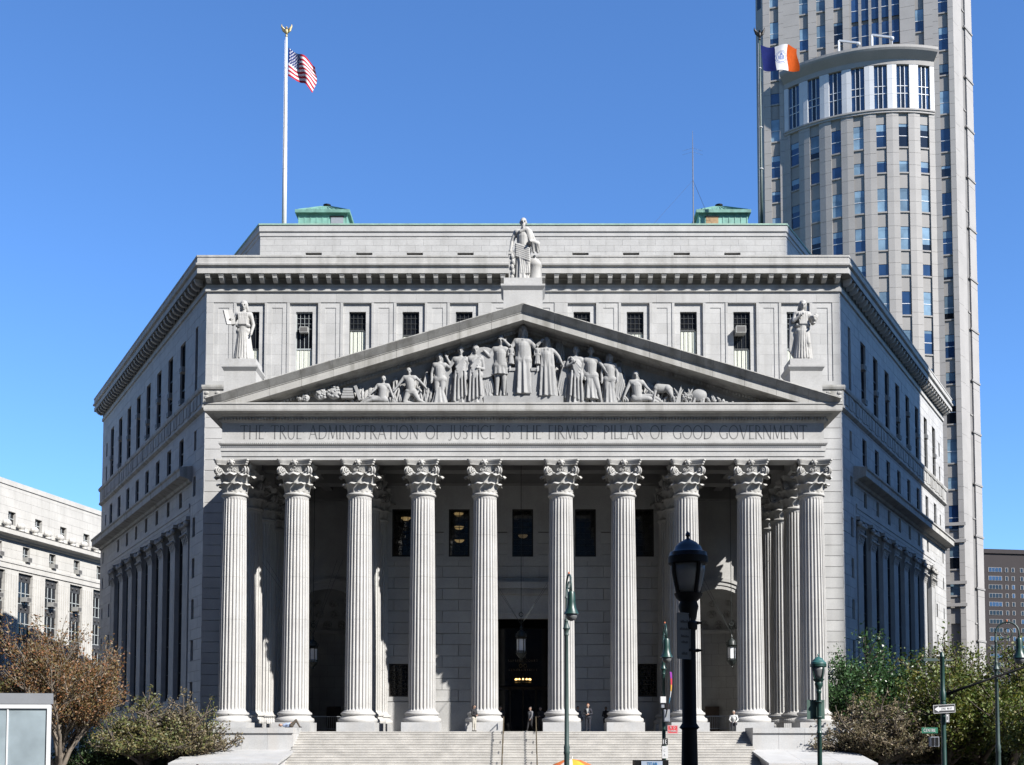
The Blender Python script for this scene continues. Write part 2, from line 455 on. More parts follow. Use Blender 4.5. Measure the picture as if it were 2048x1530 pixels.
# ---- lower front corner piers with rusticated blocks
piers = MB()
for s in (-1, 1): piers.box(*sorted((s*19.7, s*(W-.5))), YW+.42, YW+.455, .2, 29.5)
pier_o = piers.build('corner_pier_wall', granite_joint, court)
for s in (-1, 1):
    z = 3.2; k = 0
    while z < 28.9:
        z1 = min(z+.84, 28.95)
        if k % 2 == 0: segs = [(19.6, 24.9)]
        else: segs = [(19.6, 21.2), (21.2, 22.95), (22.95, 24.9)]
        rects = [tuple(sorted((s*a, s*b)))+(z+.035, z1) for a, b in segs]
        rects = [(a+.02, b-.02 if not (abs(b) > 24.8) else b, c, d) if abs(a) < 24.8 else (a, b-.02, c, d) for a, b, c, d in rects]
        blocks_single(FRONT, rects, 0 if k % 2 else .012, .45, pier_o)
        z += .84; k += 1
basep = MB()
for s in (-1, 1): basep.box(*sorted((s*19.6, s*(W+.15))), YW-.15, YW+.45, 0, 3.2)
basep.build('pier_base', granite, court)

# ---- flank walls
bayu = [7.4+4.35*k for k in range(8)]
for w, nm in ((LEFT, 'left'), (RIGHT, 'right')):
    holes = []
    tall = [(u-.85, u+.85, 31.1, 36.5) for u in bayu]+[(2.5, 3.3, 31.1, 36.5)]
    small = [(40.5, 41.2, 34.0, 35.5), (40.5, 41.2, 31.2, 32.9)]
    mids = [(u-.72, u+.72, 26.0, 28.3) for u in bayu]+[(2.5, 3.2, 26.4, 28.0)]+[(40.4, 41.0, 26.4, 27.6)]
    sm = [(2.5, 3.3, z-.8, z+.8) for z in (23.5, 20.2, 16.9, 13.6, 10.3, 7.0)]+[(37.5, 38.3, z-.7, z+.7) for z in (20.2, 16.9, 13.6, 10.3)]+[(41.5, 42.1, z-.6, z+.6) for z in (23, 20.2, 16.9, 13.6)]
    frz = [(u-.48, u+.48, 22.5, 23.8) for u in bayu[:-1]]
    zone = (4.1, 37.0, 3.0, 22.35)
    holes = tall+small+mids+sm+frz+[zone, (-1, FL+1, 28.98, 30.9)]
    r = ashlar(.0, FL, .2, 38.4, holes, .84, 1.35, .2, .022)
    fw_o = MB(); w.box(fw_o, .3, FL-.3, .42, .452, .3, 38)
    fo = fw_o.build('flank_wall', granite_joint, court)
    blocks_joined(w, r, 0, .45, fo, rnd=.01)
    for h in tall: window(w, *h, .24, parent=fo, glass=glass_flank, cols=2, sash=[h[2]+1.5, h[2]+3.4], frame=sash_dark)
    for h in small+mids+sm+frz: window(w, *h, .24, parent=fo, glass=glass_flank, cols=2, sash=[(h[2]+h[3])/2], frame=sash_dark)
    # giant order: engaged pilasters with dark window strips between
    z0 = MB()
    zb = MB(); w.box(zb, 4.1, 37.0, .0, .45, 3.0, 6.2); zb.build('flank_base', granite, fo); w.box(z0, 4.1, 37.0, .05, .45, 21.3, 22.34)
    w.box(z0, 4.1, 37.0, -.03, .05, 21.3, 21.6); w.box(z0, 4.1, 37.0, -.06, .05, 21.6, 21.95); w.box(z0, 4.1, 37.0, -.12, .05, 21.95, 22.3)
    z0.build('flank_architrave', granite, fo)
    led = MB()
    path = [w.p(3.55, 0, 0)[:2], w.p(43.0, 0, 0)[:2]]
    if nm == 'right': pass
    prof = [(0,23.95),(.2,24.0),(.3,24.2),(.95,24.35),(1.0,24.38),(1.0,24.85),(1.12,24.95),(1.12,25.08),(0,25.3)]
    led.sweep(path if nm == 'right' else path[::-1], prof)
    led.build('ledge_cornice', granite_weathered, fo)
    pilm = MB()
    for k in range(8):
        u = 5.3+4.35*k; p = MB()
        w.box(p, u-1.0, u+1.0, -.12, .44, 6.2, 6.7)
        w.box(p, u-.92, u+.92, -.06, .44, 6.7, 7.0)
        for j in range(7): w.box(p, u-.84+j*.24, u-.84+j*.24+.2, -.05, .44, 7.0, 19.1)
        w.box(p, u-.83, u+.83, .0, .43, 7.0, 19.1)
        po = p.build('pilaster', granite, fo)
        c = MB(); rg = random.Random(k)
        w.box(c, u-.8, u+.8, -.02, .42, 19.1, 21.0); w.box(c, u-1.08, u+1.08, -.3, .42, 21.02, 21.29)
        for tier, (zz, nn, ln) in enumerate(((19.15, 4, .75), (19.8, 5, .8))):
            for j in range(nn):
                uu = u-.75+1.5*j/(nn-1)
                for q in range(4): w.box(c, uu-.16+.02*q, uu+.16-.02*q, -.06-.05*q-tier*.05, 0, zz+ln*q/4, zz+ln*(q+1)/4)
                c.ball(w.p(uu, -.27-.06*tier, zz+ln*.95), .14, .14, .1, n=7, k=5)
        for sgn in (-1, 1):
            c.ball(w.p(u+sgn*.82, -.22, 20.75), .24, .24, .24, n=9, k=6); c.ball(w.p(u+sgn*.3, -.2, 20.7), .15, .15, .2, n=7, k=5)
        c.build('capital', granite_carved, po, smooth=60)
        if k < 7:
            a, b = u+1.0, u+3.35
            window(w, a-.05, b+.05, 6.3, 21.2, .40, parent=fo, glass=glass_flank, cols=3, rows=6, frame=sash_dark, fw=.14)
            s_ = MB(); w.box(s_, a+.0, b-.0, .1, .42, 6.0, 6.5)
            s_.build('window_sill', granite, fo)

# ---- attic storey
AW, AY, AL = 21.4, 92.6, 40
AH = [(-AW-AL*.5, AY+AL*C30), (-AW, AY), (AW, AY), (AW+AL*.5, AY+AL*C30), (AW, AY+2*AL*C30), (-AW, AY+2*AL*C30)]
am = MB(); hex_prism(am, inset(AH, .3), 40.5, 45.0)
attic_o = am.build('attic_wall', granite_joint, court)
vents = [(x-.66, x+.66, 42.55, 42.80) for x in [s*(4.68+4.12*k) for s in (-1, 1) for k in range(4)]]
AF = Wall(0, AY, 1, 0, 0, 1)
blocks_joined(AF, ashlar(-AW, AW, 40.4, 44.13, vents, .5, 1.35, 40.4, .012), 0, .3, attic_o)
for wv in (Wall(AW, AY, S30, C30, -C30, S30), Wall(-AW, AY, -S30, C30, C30, S30)):
    blocks_joined(wv, ashlar(0, AL, 40.4, 44.13, (), .5, 1.35, 40.4, .012), 0, .3, attic_o)
vm = MB()
for a, b, c, d in vents: vm.box(a, b, AY+.2, AY+.25, c, d)
vm.build('vent_recess', black_iron, attic_o)
ac = MB(); ac.sweep(AH, [(0,44.13),(.06,44.16),(.06,44.38),(.02,44.41),(.02,44.48),(.12,44.54),(.12,45.0),(-.3,45.02)], closed=True)
ac.build('attic_cornice', granite, attic_o)
ac = MB(); ac.sweep(AH, [(-.3,45.025),(.16,45.025),(.18,45.04),(.18,45.16),(-.3,45.22)], closed=True)
hex_prism(ac, inset(AH, .25), 45.0, 45.2)
ac.build('roof_edge', copper_edge, attic_o)
for s in (-1, 1):
    cx, cy = s*17.95, 104.0
    b = MB(); b.box(cx-2.2, cx+2.2, cy-2.2, cy+2.2, 45.1, 50.3)
    for i in range(9): b.box(cx-2.15+i*.535-.03, cx-2.15+i*.535+.03, cy-2.24, cy-2.2, 45.2, 50.28)
    bo = b.build('roof_penthouse', copper, attic_o)
    e = MB(); e.box(cx-2.45, cx+2.45, cy-2.5, cy+2.5, 50.3, 50.58)
    e.add([(cx-2.35,cy-2.4,50.58),(cx+2.35,cy-2.4,50.58),(cx+2.35,cy+2.4,50.58),(cx-2.35,cy+2.4,50.58),(cx-.5,cy-.5,51.75),(cx+.5,cy-.5,51.75),(cx+.5,cy+.5,51.75),(cx-.5,cy+.5,51.75)], [(0,1,5,4),(1,2,6,5),(2,3,7,6),(3,0,4,7),(4,5,6,7)])
    for i in range(12): e.bar((cx-2.2+i*.4, cy-2.42, 50.6), (cx-.5+i*.09, cy-.5, 51.77), .07, .07)
    e.build('penthouse_roof', copper_dark, bo)
    v = MB(); v.lathe([(.18,0),(.18,.25),(.34,.3),(.36,.42),(.1,.5)], 12, (cx, cy, 51.7)); v.build('roof_vent', black_iron, bo, smooth=40)
    d = MB(); dx = cx+.75 if s < 0 else cx-1.55
    d.box(dx, dx+1.1, cy-2.27, cy-2.2, 48.6, 49.95); d.build('boarded_opening', grey_panel if s < 0 else wood_m, bo)
    d = MB(); d.box(dx-.08, dx+1.18, cy-2.3, cy-2.25, 49.96, 50.06); d.build('opening_trim', black_iron, bo)
# ------------------------------------------------------------------ portico
FLOOR = 3.75
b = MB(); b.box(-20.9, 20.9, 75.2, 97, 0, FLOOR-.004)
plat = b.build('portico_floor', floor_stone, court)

# Corinthian column, five fluted drums on an attic base
def shaft_r(z): t = (z-5.1)/(19.35-5.1); return .90-.13*max(0, t)**1.6
def flute(a):
    t = (a*24/(2*PI)) % 1.0
    if t < .11 or t > .89: return 1.0
    q = (t-.5)/.39
    return 1-.105*math.sqrt(max(0, 1-q*q))
def drum(z0, z1, first=False, last=False):
    mb = MB(); n = 24*10; zs = [z0+.003, z0+.010]+[z0+(z1-z0)*k/3 for k in (1, 2)]+[z1-.010, z1-.003]
    if last: zs = [z0+.003, z0+.010, z0+1.4, z1-.22, z1-.1, z1]
    if first: zs = [z0, z0+.1, z0+.22, z0+1.5, z1-.010, z1-.003]
    prof = []
    vs_, fs = [], []
    for k, z in enumerate(zs):
        r0 = shaft_r(z); g = 0 if (last and k >= 4) or (first and k == 0) else (.6 if (last and k == 3) or (first and k == 1) else 1)
        if k in (0, len(zs)-1) and not ((last and k) or (first and k == 0)): r0 -= .006
        if (first and k == 0): r0 += .06
        if last and k == 5: r0 += .02
        for i in range(n):
            a = 2*PI*i/n; f = 1-(1-flute(a))*g
            vs_.append((r0*f*cos(a), r0*f*sin(a), z))
    for k in range(len(zs)-1):
        for i in range(n):
            p, q = k*n+i, k*n+(i+1) % n; fs.append((p, q, q+n, p+n))
    fs.append(tuple(range(n))[::-1]); fs.append(tuple(range((len(zs)-1)*n, len(zs)*n)))
    mb.add(vs_, fs); return mb
ZD = [5.1, 8.3, 11.13, 13.95, 16.75, 19.35]
DRUMS = [drum(ZD[i], ZD[i+1], i == 0, i == 4).mesh('drum', granite_column) for i in range(5)]
mb = MB(); mb.lathe([(1.24,4.35),(1.28,4.42),(1.29,4.52),(1.25,4.62),(1.14,4.66),(1.10,4.70),(1.06,4.78),(1.08,4.84),(1.13,4.86),(1.15,4.93),(1.12,5.0),(1.02,5.03),(1.0,5.1),(.95,5.1)], 40)
BASE = mb.mesh('base', granite_column, smooth=40)
mb = MB(); mb.box(-1.24, 1.24, -1.24, 1.24, FLOOR, 4.35); PLINTH = mb.mesh('plinth', marble_pale)

def acanthus(mb, phi, r0, z0, h, w, curl, lean):
    """one leaf rising on the bell, lobed edges, tip rolled outwards"""
    rows = 11; cols = 7; vs_ = []
    for i in range(rows):
        t = i/(rows-1)
        if t < .72:
            q = t/.72; z = z0+h*q; r = r0+lean*q*q
        else:
            q = (t-.72)/.28*PI*1.05; z = z0+h+curl*.55*sin(q); r = r0+lean+curl*(1-cos(q))
        ww = w*(.62+.55*sin(min(1, t*1.15)*PI*.62))*(1-.55*max(0, t-.72)/.28)
        ww *= 1.12+.13*math.cos(t*PI*9)
        for j in range(cols):
            s = (j/(cols-1)-.5)*2
            bulge = .10*(1-abs(s))*w*2-.10*abs(math.sin(s*PI*2.5))*w
            a = phi+s*ww/(r0+.25*lean)
            rr = r+bulge
            vs_.append((rr*cos(a), rr*sin(a), z-.10*abs(s)*h*t))
    fs = [(i*cols+j, i*cols+j+1, (i+1)*cols+j+1, (i+1)*cols+j) for i in range(rows-1) for j in range(cols-1)]
    mb.add(vs_, fs)
def capital_mb():
    mb = MB(); z0 = 19.35
    mb.lathe([(.80,z0),(.87,z0+.05),(.89,z0+.12),(.86,z0+.19),(.78,z0+.22),(.76,z0+.3)], 40)
    mb.lathe([(.72,z0+.2),(.73,z0+.9),(.78,z0+1.5),(.9,z0+1.95),(1.0,z0+2.02),(.6,z0+2.06)], 32)
    for k in range(8): acanthus(mb, 2*PI*k/8+PI/8, .77, z0+.22, .56, .30, .15, .12)
    for k in range(8): acanthus(mb, 2*PI*k/8, .76, z0+.3, 1.08, .31, .21, .20)
    for k in range(4):
        a = PI/4+k*PI/2; er = Vector((cos(a), sin(a), 0)); et = Vector((-sin(a), cos(a), 0))
        acanthus(mb, a-.24, .78, z0+.9, .6, .14, .10, .12); acanthus(mb, a+.24, .78, z0+.9, .6, .14, .10, .12)
        for sgn in (-1, 1):
            # stalk rising to the corner and coiling into the volute
            pts, rs = [], []
            for i in range(8):
                t = i/7; pts.append(er*(.80+.46*t*t)+et*(sgn*(.34*(1-t)+.06*t))+Vector((0,0,z0+1.0+.92*t-.1*t*t))); rs.append(.045+.02*t)
            c = er*1.22+et*(sgn*.09)+Vector((0,0,z0+1.62))
            for i in range(1, 22):
                t = i/21; ang = PI*.5-t*PI*3.6; R = .29*(1-t*.86)
                pts.append(c+er*(R*cos(ang))+Vector((0,0,R*sin(ang)))+et*sgn*.07*t); rs.append(.068*(1-.45*t))
            mb.tube(pts, rs, 6)
            mb.ball(c+et*sgn*.08, .07, .07, .07, n=8, k=6)
            # inner helix
            pts = []
            a2 = a+sgn*(PI/4-.20); e2 = Vector((cos(a2), sin(a2), 0)); t2 = Vector((-sin(a2), cos(a2), 0))
            for i in range(18):
                t = i/17; ang = -PI*.4+t*PI*2.8; R = .15*(1-t*.8)
                pts.append(e2*(.93+.05*t)+t2*(R*cos(ang)*sgn)+Vector((0,0,z0+1.68+R*sin(ang))))
            mb.tube(pts, .035, 5)
    # abacus with hollowed sides and cut corners
    def outline(s, hollow):
        pts = []
        for k in range(4):
            a = -PI/4+k*PI/2
            c0 = Vector((cos(a), sin(a)))*s; c1 = Vector((cos(a+PI/2), sin(a+PI/2)))*s
            e = (c1-c0).normalized(); m = Vector((cos(a+PI/4), sin(a+PI/4)))
            for i in range(11):
                t = i/10; p = c0+e*.12+(c1-c0-e*.24)*t; pts.append(p-m*hollow*sin(PI*t))
        return pts
    lev = [(1.50,.26,z0+2.03),(1.52,.26,z0+2.12),(1.58,.27,z0+2.15),(1.60,.27,z0+2.26),(1.66,.28,z0+2.29),(1.66,.28,z0+2.375)]
    vs_, fs = [], []; n = 44
    for s, h, z in lev: vs_ += [(p.x, p.y, z) for p in outline(s, h)]
    for k in range(len(lev)-1):
        for i in range(n): fs.append((k*n+i, k*n+(i+1) % n, (k+1)*n+(i+1) % n, (k+1)*n+i))
    fs.append(tuple(range(n))[::-1]); fs.append(tuple(range((len(lev)-1)*n, len(lev)*n)))
    mb.add(vs_, fs)
    for k in range(4):
        a = k*PI/2; c = Vector((cos(a)*1.0, sin(a)*1.0, z0+2.18))
        mb.ball(c, .15, .15, .18, n=8, k=6)
        for i in range(6):
            q = i*PI/3; t2 = Vector((-sin(a), cos(a), 0))
            mb.ball(c+t2*(.15*cos(q))+Vector((0,0,.16*sin(q))), .085, .085, .085, n=6, k=5)
        acanthus(mb, a, .86, z0+1.45, .42, .10, .05, .08)
    return mb
CAPITAL = capital_mb().mesh('capital', granite_carved, smooth=50)
def column(x, y, rz=0):
    M = T(x, y, 0, rz)
    o = link('column', BASE, court, M)
    link('plinth', PLINTH, o, M)
    for me in DRUMS: link('drum', me, o, M)
    link('capital', CAPITAL, o, M)
COLX = [2.54, 6.69, 10.9, 15.1, 19.27]
for x in [-c for c in COLX[::-1]]+COLX: column(x, 77.0)
for s in (-1, 1):
    for x, y in ((10.9, 81.7), (19.27, 81.7), (10.9, 86.0), (19.27, 86.0), (19.27, 89.75)): column(s*x, y)

# entablature round three sides
PATH = [(-19.95, 89.8), (-19.95, 76.2), (19.95, 76.2), (19.95, 89.8)]
e = MB(); e.sweep(PATH, [(-1.55,23.0),(-1.5,21.73),(0,21.73),(0,21.96),(.05,21.97),(.05,22.3),(.10,22.31),(.10,22.66),(.17,22.72),(.22,22.82),(.22,22.92),(.02,22.95)])
ent = e.build('architrave', granite, court)
e = MB(); e.sweep(PATH, [(-1.55,22.94),(.02,22.945),(.02,24.22),(-1.55,24.22)])
frz_o = e.build('frieze', granite, ent)
e = MB(); e.sweep(PATH, [(-1.5,24.1),(.02,24.2),(.08,24.24),(.14,24.32),(.16,24.34),(.16,24.52),(.36,24.56),(.46,24.66),(.48,24.72),(.98,24.76),(.98,24.8),(1.0,24.82),(1.0,25.16),(1.05,25.2),(1.05,25.3),(-1.5,25.34)])
hc = e.build('horizontal_cornice', granite_cornice, ent)
d = MB(); x = -19.9
while x < 19.9: d.box(x, x+.12, 76.2-.34, 76.2-.1, 24.36, 24.52); x += .2
for s in (-1, 1):
    y = 76.3
    while y < 89.6: d.box(*sorted((s*20.05, s*20.29)), y, y+.12, 24.36, 24.52); y += .2
d.build('dentils', granite_weathered, hc)['kind'] = 'stuff'
d = MB(); x = -19.9
while x < 19.9: d.ball((x, 75.93, 22.77), .035, .05, .05, n=5, k=4); x += .13
d.build('bead_moulding', granite, ent)['kind'] = 'stuff'

# inscription: Roman capitals as raised strokes, dark for the shadow inside cut letters, with thick stems, thin bars and small serifs
def arc(cx, cy, rx, ry, a0, a1, n=14): return [(cx+rx*cos(a0+(a1-a0)*i/n), cy+ry*sin(a0+(a1-a0)*i/n)) for i in range(n+1)]
K, N_ = .105, .06
def st(x, y0=0, y1=1): return [([(x, y0), (x, y1)], K)]
def ser(*ps): return [([(x-.09, y), (x+.09, y)], .035) for x, y in ps]
GL = {
 'T': (.78, st(.39)+[([(.02,.97),(.76,.97)], N_), ([(.03,.97),(.0,.86)], .045), ([(.75,.97),(.78,.86)], .045)]+ser((.39,.015))),
 'H': (.90, st(.12)+st(.78)+[([(.12,.52),(.78,.52)], N_)]+ser((.12,.015),(.12,.985),(.78,.015),(.78,.985))),
 'E': (.56, st(.12)+[([(.05,.97),(.54,.97)], N_), ([(.12,.52),(.46,.52)], N_), ([(.05,.03),(.56,.03)], N_)]),
 'F': (.54, st(.12)+[([(.05,.97),(.54,.97)], N_), ([(.12,.52),(.46,.52)], N_)]+ser((.12,.015))),
 'R': (.72, st(.12)+[(arc(.18,.75,.34,.23,PI/2,-PI/2), .085), ([(.05,.98),(.18,.98)], N_), ([(.12,.52),(.2,.52)], N_), ([(.28,.52),(.72,.0)], .10)]+ser((.12,.015))),
 'U': (.84, [([(.12,1),(.12,.36)]+arc(.42,.34,.30,.34,PI,2*PI)+[(.72,1)], .085)]+ser((.12,.985),(.72,.985))),
 'A': (.90, [([(.06,0),(.44,1)], N_), ([(.44,1),(.84,0)], K), ([(.2,.36),(.69,.36)], N_)]+ser((.06,.015),(.84,.015))),
 'D': (.90, st(.12)+[([(.05,.97),(.3,.97)]+arc(.34,.5,.48,.47,PI/2,-PI/2)+[(.05,.03)], .085)]),
 'M': (1.05, [([(.1,0),(.18,1)], N_), ([(.18,1),(.52,.05)], K), ([(.52,.05),(.86,1)], N_), ([(.86,1),(.95,0)], K)]+ser((.1,.015),(.95,.015))),
 'I': (.26, st(.13)+ser((.13,.015),(.13,.985))),
 'N': (.92, [([(.12,0),(.12,1)], N_), ([(.12,1),(.8,0)], K), ([(.8,0),(.8,1)], N_)]+ser((.12,.015),(.8,.985),(.06,.985))),
 'S': (.56, [([(.50,.86)]+arc(.29,.74,.21,.24,PI*.3,PI*1.35,8)+arc(.27,.27,.23,.25,PI*.42,-PI*.75,9), .09)]),
 'O': (1.0, [(arc(.5,.5,.44,.48,0,2*PI,28), .085)]),
 'C': (.84, [(arc(.52,.5,.46,.48,PI*.28,PI*1.72,22), .085)]),
 'G': (.88, [(arc(.50,.5,.45,.48,PI*.28,PI*1.70,22), .085), ([(.80,.42),(.80,.05)], K)]+ser((.79,.42))),
 'J': (.42, [([(.30,1),(.30,.2)]+arc(.12,.18,.18,.26,0,-PI*.7,6), .09)]+ser((.30,.985))),
 'P': (.64, st(.12)+[(arc(.2,.72,.36,.25,PI/2,-PI/2), .085), ([(.05,.97),(.2,.97)], N_), ([(.12,.47),(.2,.47)], N_)]+ser((.12,.015))),
 'L': (.56, st(.12)+[([(.05,.03),(.54,.03)], N_), ([(.54,.03),(.56,.13)], .045)]+ser((.12,.985))),
 'V': (.88, [([(.05,1),(.44,0)], K), ([(.44,0),(.82,1)], N_)]+ser((.05,.985),(.82,.985))),
 '·': (.22, [([(.08,.5),(.14,.5)], .13)]),
 'W': (1.2, [([(.04,1),(.32,0)], K), ([(.32,0),(.6,1)], N_), ([(.6,1),(.86,0)], K), ([(.86,0),(1.14,1)], N_)]),
 'Y': (.8, [([(.04,1),(.4,.48)], K), ([(.4,.48),(.76,1)], N_)]+st(.4,0,.48)),
 ' ': (.3, []),
}
def strokes(mb, text, x0, z0, h, P, gap=.09, total=None, wt=1.0, depth=.008, sx=1.0):
    ws = [GL[c][0]*sx*(2.6 if c == "·" and h > .5 else 1) for c in text]; tw = sum(ws)*h+gap*h*(len(text)-1)
    g = gap*h
    if total: g = (total-sum(ws)*h)/(len(text)-1)
    x = x0
    for c, w in zip(text, ws):
        for pts, wd in GL[c][1]:
            wd *= h*wt; L = [Vector((x+p[0]*h*sx, z0+p[1]*h)) for p in pts]
            vs_ = []
            for i, p in enumerate(L):
                t = (L[min(i+1, len(L)-1)]-L[max(i-1, 0)]).normalized(); nn = Vector((-t.y, t.x))*wd/2
                vs_ += [p+nn, p-nn]
            k = len(vs_)
            V3 = [P(v.x, v.y, 0) for v in vs_]+[P(v.x, v.y, depth) for v in vs_]
            fs = [(2*i, 2*i+1, 2*i+3, 2*i+2) for i in range(len(L)-1)]
            fs += [(2*i+k, 2*i+k+2, 2*i+3+k, 2*i+1+k) for i in range(len(L)-1)]
            fs += [(2*i, 2*i+2, 2*i+2+k, 2*i+k) for i in range(len(L)-1)]+[(2*i+1, 2*i+1+k, 2*i+3+k, 2*i+3) for i in range(len(L)-1)]
            mb.add(V3, fs)
        x += w*h+g
    return x-g-x0
TXT = 'THE·TRUE·ADMINISTRATION·OF·JUSTICE·IS·THE·FIRMEST·PILLAR·OF·GOOD·GOVERNMENT'
ins = MB(); strokes(ins, TXT, -18.75, 23.12, .93, lambda x, z, d: (x, 76.18-.003-d, z), total=37.6, wt=.72, depth=.006, sx=.70)
ins.build('inscription', letter_shadow_stone, frz_o)['kind'] = 'stuff'

# pediment
AP, TIPX, TIPZ = 31.85, 20.78, 25.52
SL = (AP-TIPZ)/TIPX
def rake_z(x): return AP-abs(x)*SL
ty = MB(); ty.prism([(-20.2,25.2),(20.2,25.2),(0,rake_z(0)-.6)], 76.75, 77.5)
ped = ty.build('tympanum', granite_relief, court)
RP = [(77.6,0),(74.82,0),(74.81,-.05),(75.12,-.46),(75.15,-.47),(75.15,-.53),(75.19,-.55),(75.19,-1.02),(75.26,-1.03),(76.2,-1.06),(76.27,-1.10),(76.5,-1.16),(76.52,-1.36),(76.9,-1.5),(77.6,-1.5)]
def rake_seg(xa, xb):
    mb = MB(); n = max(2, int(abs(xb-xa)/.5)); k = len(RP); vs_ = []
    for i in range(n+1):
        x = xa+(xb-xa)*i/n
        for y, dz in RP: vs_.append((x, y, max(rake_z(x)+dz, 25.31 if y > 74.9 else 25.345)))
    fs = [(i*k+j, i*k+(j+1) % k, (i+1)*k+(j+1) % k, (i+1)*k+j) for i in range(n) for j in range(k)]
    fs += [tuple(range(k)), tuple(range(n*k, (n+1)*k))[::-1]]
    return mb.add(vs_, fs)
nseg = 10
rc = MB(); 
rc.add([(-20.7,77.0,25.4),(0,77.0,31.80),(20.7,77.0,25.4),(-20.7,90.2,25.4),(0,90.2,31.80),(20.7,90.2,25.4)], [(0,1,4,3),(1,2,5,4)])
rc.build('portico_roof', granite_weathered, court)
for s in (-1, 1):
    for i in range(nseg):
        a = TIPX*i/nseg; bb = TIPX*(i+1)/nseg
        rake_seg(s*(a+.008), s*(bb-.008)).build('raking_cornice_block', granite_weathered, ped)
dd = MB()
for s in (-1, 1):
    x = .3
    while x < 18.5:
        z = rake_z(x)-1.30; dd.box(*sorted((s*x, s*(x+.12))), 76.38, 76.52, z-.09, z+.1); x += .21
dd.build('raking_dentils', granite_weathered, ped)['kind'] = 'stuff'

# pedestals for the three roof statues
for px, hz, z0, z1, y in ((0, 1.33, 31.2, 33.70, 76.2), (-18.9, 1.1, 25.6, 28.66, 77.4), (18.9, 1.1, 25.6, 28.66, 77.4)):
    m_ = MB(); dp = 1.1
    capz = z1-.62
    m_.box(px-hz*.97, px+hz*.97, y-dp*.9, y+dp*.9, z0, capz-.25)
    m_.add([(px-hz*.97,y-dp*.9,capz-.25),(px+hz*.97,y-dp*.9,capz-.25),(px+hz*.97,y+dp*.9,capz-.25),(px-hz*.97,y+dp*.9,capz-.25),
            (px-hz*1.1,y-dp*1.05,capz),(px+hz*1.1,y-dp*1.05,capz),(px+hz*1.1,y+dp*1.05,capz),(px-hz*1.1,y+dp*1.05,capz)],
           [(0,1,5,4),(1,2,6,5),(2,3,7,6),(3,0,4,7),(4,5,6,7),(3,2,1,0)])
    m_.box(px-hz*1.1, px+hz*1.1, y-dp*1.05, y+dp*1.05, capz+.002, capz+.13)
    m_.box(px-hz*.95, px+hz*.95, y-dp*.85, y+dp*.85, capz+.13, z1)
    m_.build('statue_pedestal', granite, court)

# ceiling with beams
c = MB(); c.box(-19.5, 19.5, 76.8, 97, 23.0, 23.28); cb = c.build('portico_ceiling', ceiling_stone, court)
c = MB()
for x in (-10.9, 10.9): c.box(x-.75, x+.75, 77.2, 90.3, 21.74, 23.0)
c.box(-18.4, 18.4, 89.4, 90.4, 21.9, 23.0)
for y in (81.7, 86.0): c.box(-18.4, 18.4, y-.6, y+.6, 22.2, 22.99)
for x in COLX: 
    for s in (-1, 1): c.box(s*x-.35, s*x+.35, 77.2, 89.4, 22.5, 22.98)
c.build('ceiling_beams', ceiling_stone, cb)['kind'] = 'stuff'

# central wall under the portico, course by course
PW = Wall(0, 86.2, 1, 0, 0, 1)
wopen = [(x-.78, x+.78, 16.85, 20.45) for x in (-9.0, -4.77, -.02, 4.67, 9.0)]
lopen = [(-9.95, -8.52, 6.4, 8.85), (8.52, 9.95, 6.4, 8.85)]
door = (-1.97, 1.87, FLOOR, 12.2)
door_surr = (-2.62, 2.52, FLOOR, 14.9)
fro = [(a-.38, b+.38, c-.35, d+.4) for a, b, c, d in wopen]
pw = MB(); 
for a, b_, c_, d_ in ashlar(-10.7, 10.7, FLOOR, 23, wopen+lopen+[door], 50, 50): PW.box(pw, a, b_, .3, .32, c_, d_)
pwo = pw.build('portico_wall', granite_joint, court)
rects = ashlar(-10.7, 10.7, 6.05, 18.7, fro+lopen+[door_surr], .84, 2.4, 6.05, .03)
blocks_single(PW, [q for q in rects if q[3]-q[2] > .05], 0, .3, pwo)
for a, b_, c_, d_ in ashlar(-10.7, 10.7, FLOOR, 6.0, [door_surr], 50, 50):
    m_ = MB(); PW.box(m_, a, b_, -.06, .3, c_, d_); m_.build('wall_dado', granite, pwo)
m_ = MB()
for a, b_, c_, d_ in ashlar(-10.7, 10.7, 18.73, 22.9, fro, 50, 50): PW.box(m_, a, b_, 0, .3, c_, d_)
m_.build('wall_frieze', granite, pwo)['kind'] = 'stuff'
for q, f_ in zip(wopen, fro):
    m_ = MB()
    for a, b_, c_, d_ in ashlar(*f_, [q], 50, 50): PW.box(m_, a, b_, -.03, .3, c_, d_)
    m_.build('window_surround', granite, pwo)
for q in wopen: window(PW, *q, .22, parent=pwo, glass=glass_clear, cols=4, rows=8, frame=bronze, fw=.1, mw=.04)
for q in lopen: window(PW, *q, .2, parent=pwo, cols=6, rows=8, frame=bronze, fw=.1, mw=.05)
m_ = MB()
for a, b_, c_, d_ in ashlar(*door_surr, [door], 50, 50): PW.box(m_, a, b_, -.12, .3, c_, d_)
PW.box(m_, -2.95, 2.85, -.6, .3, 14.4, 14.9); PW.box(m_, -2.75, 2.65, -.4, .3, 14.0, 14.4); PW.box(m_, -2.5, 2.4, -.2, .3, 12.5, 12.7)
x = -2.6
while x < 2.5: m_.box(x, x+.1, 86.2-.5, 86.2-.4, 14.08, 14.3); x += .19
ds = m_.build('door_surround', granite, pwo)
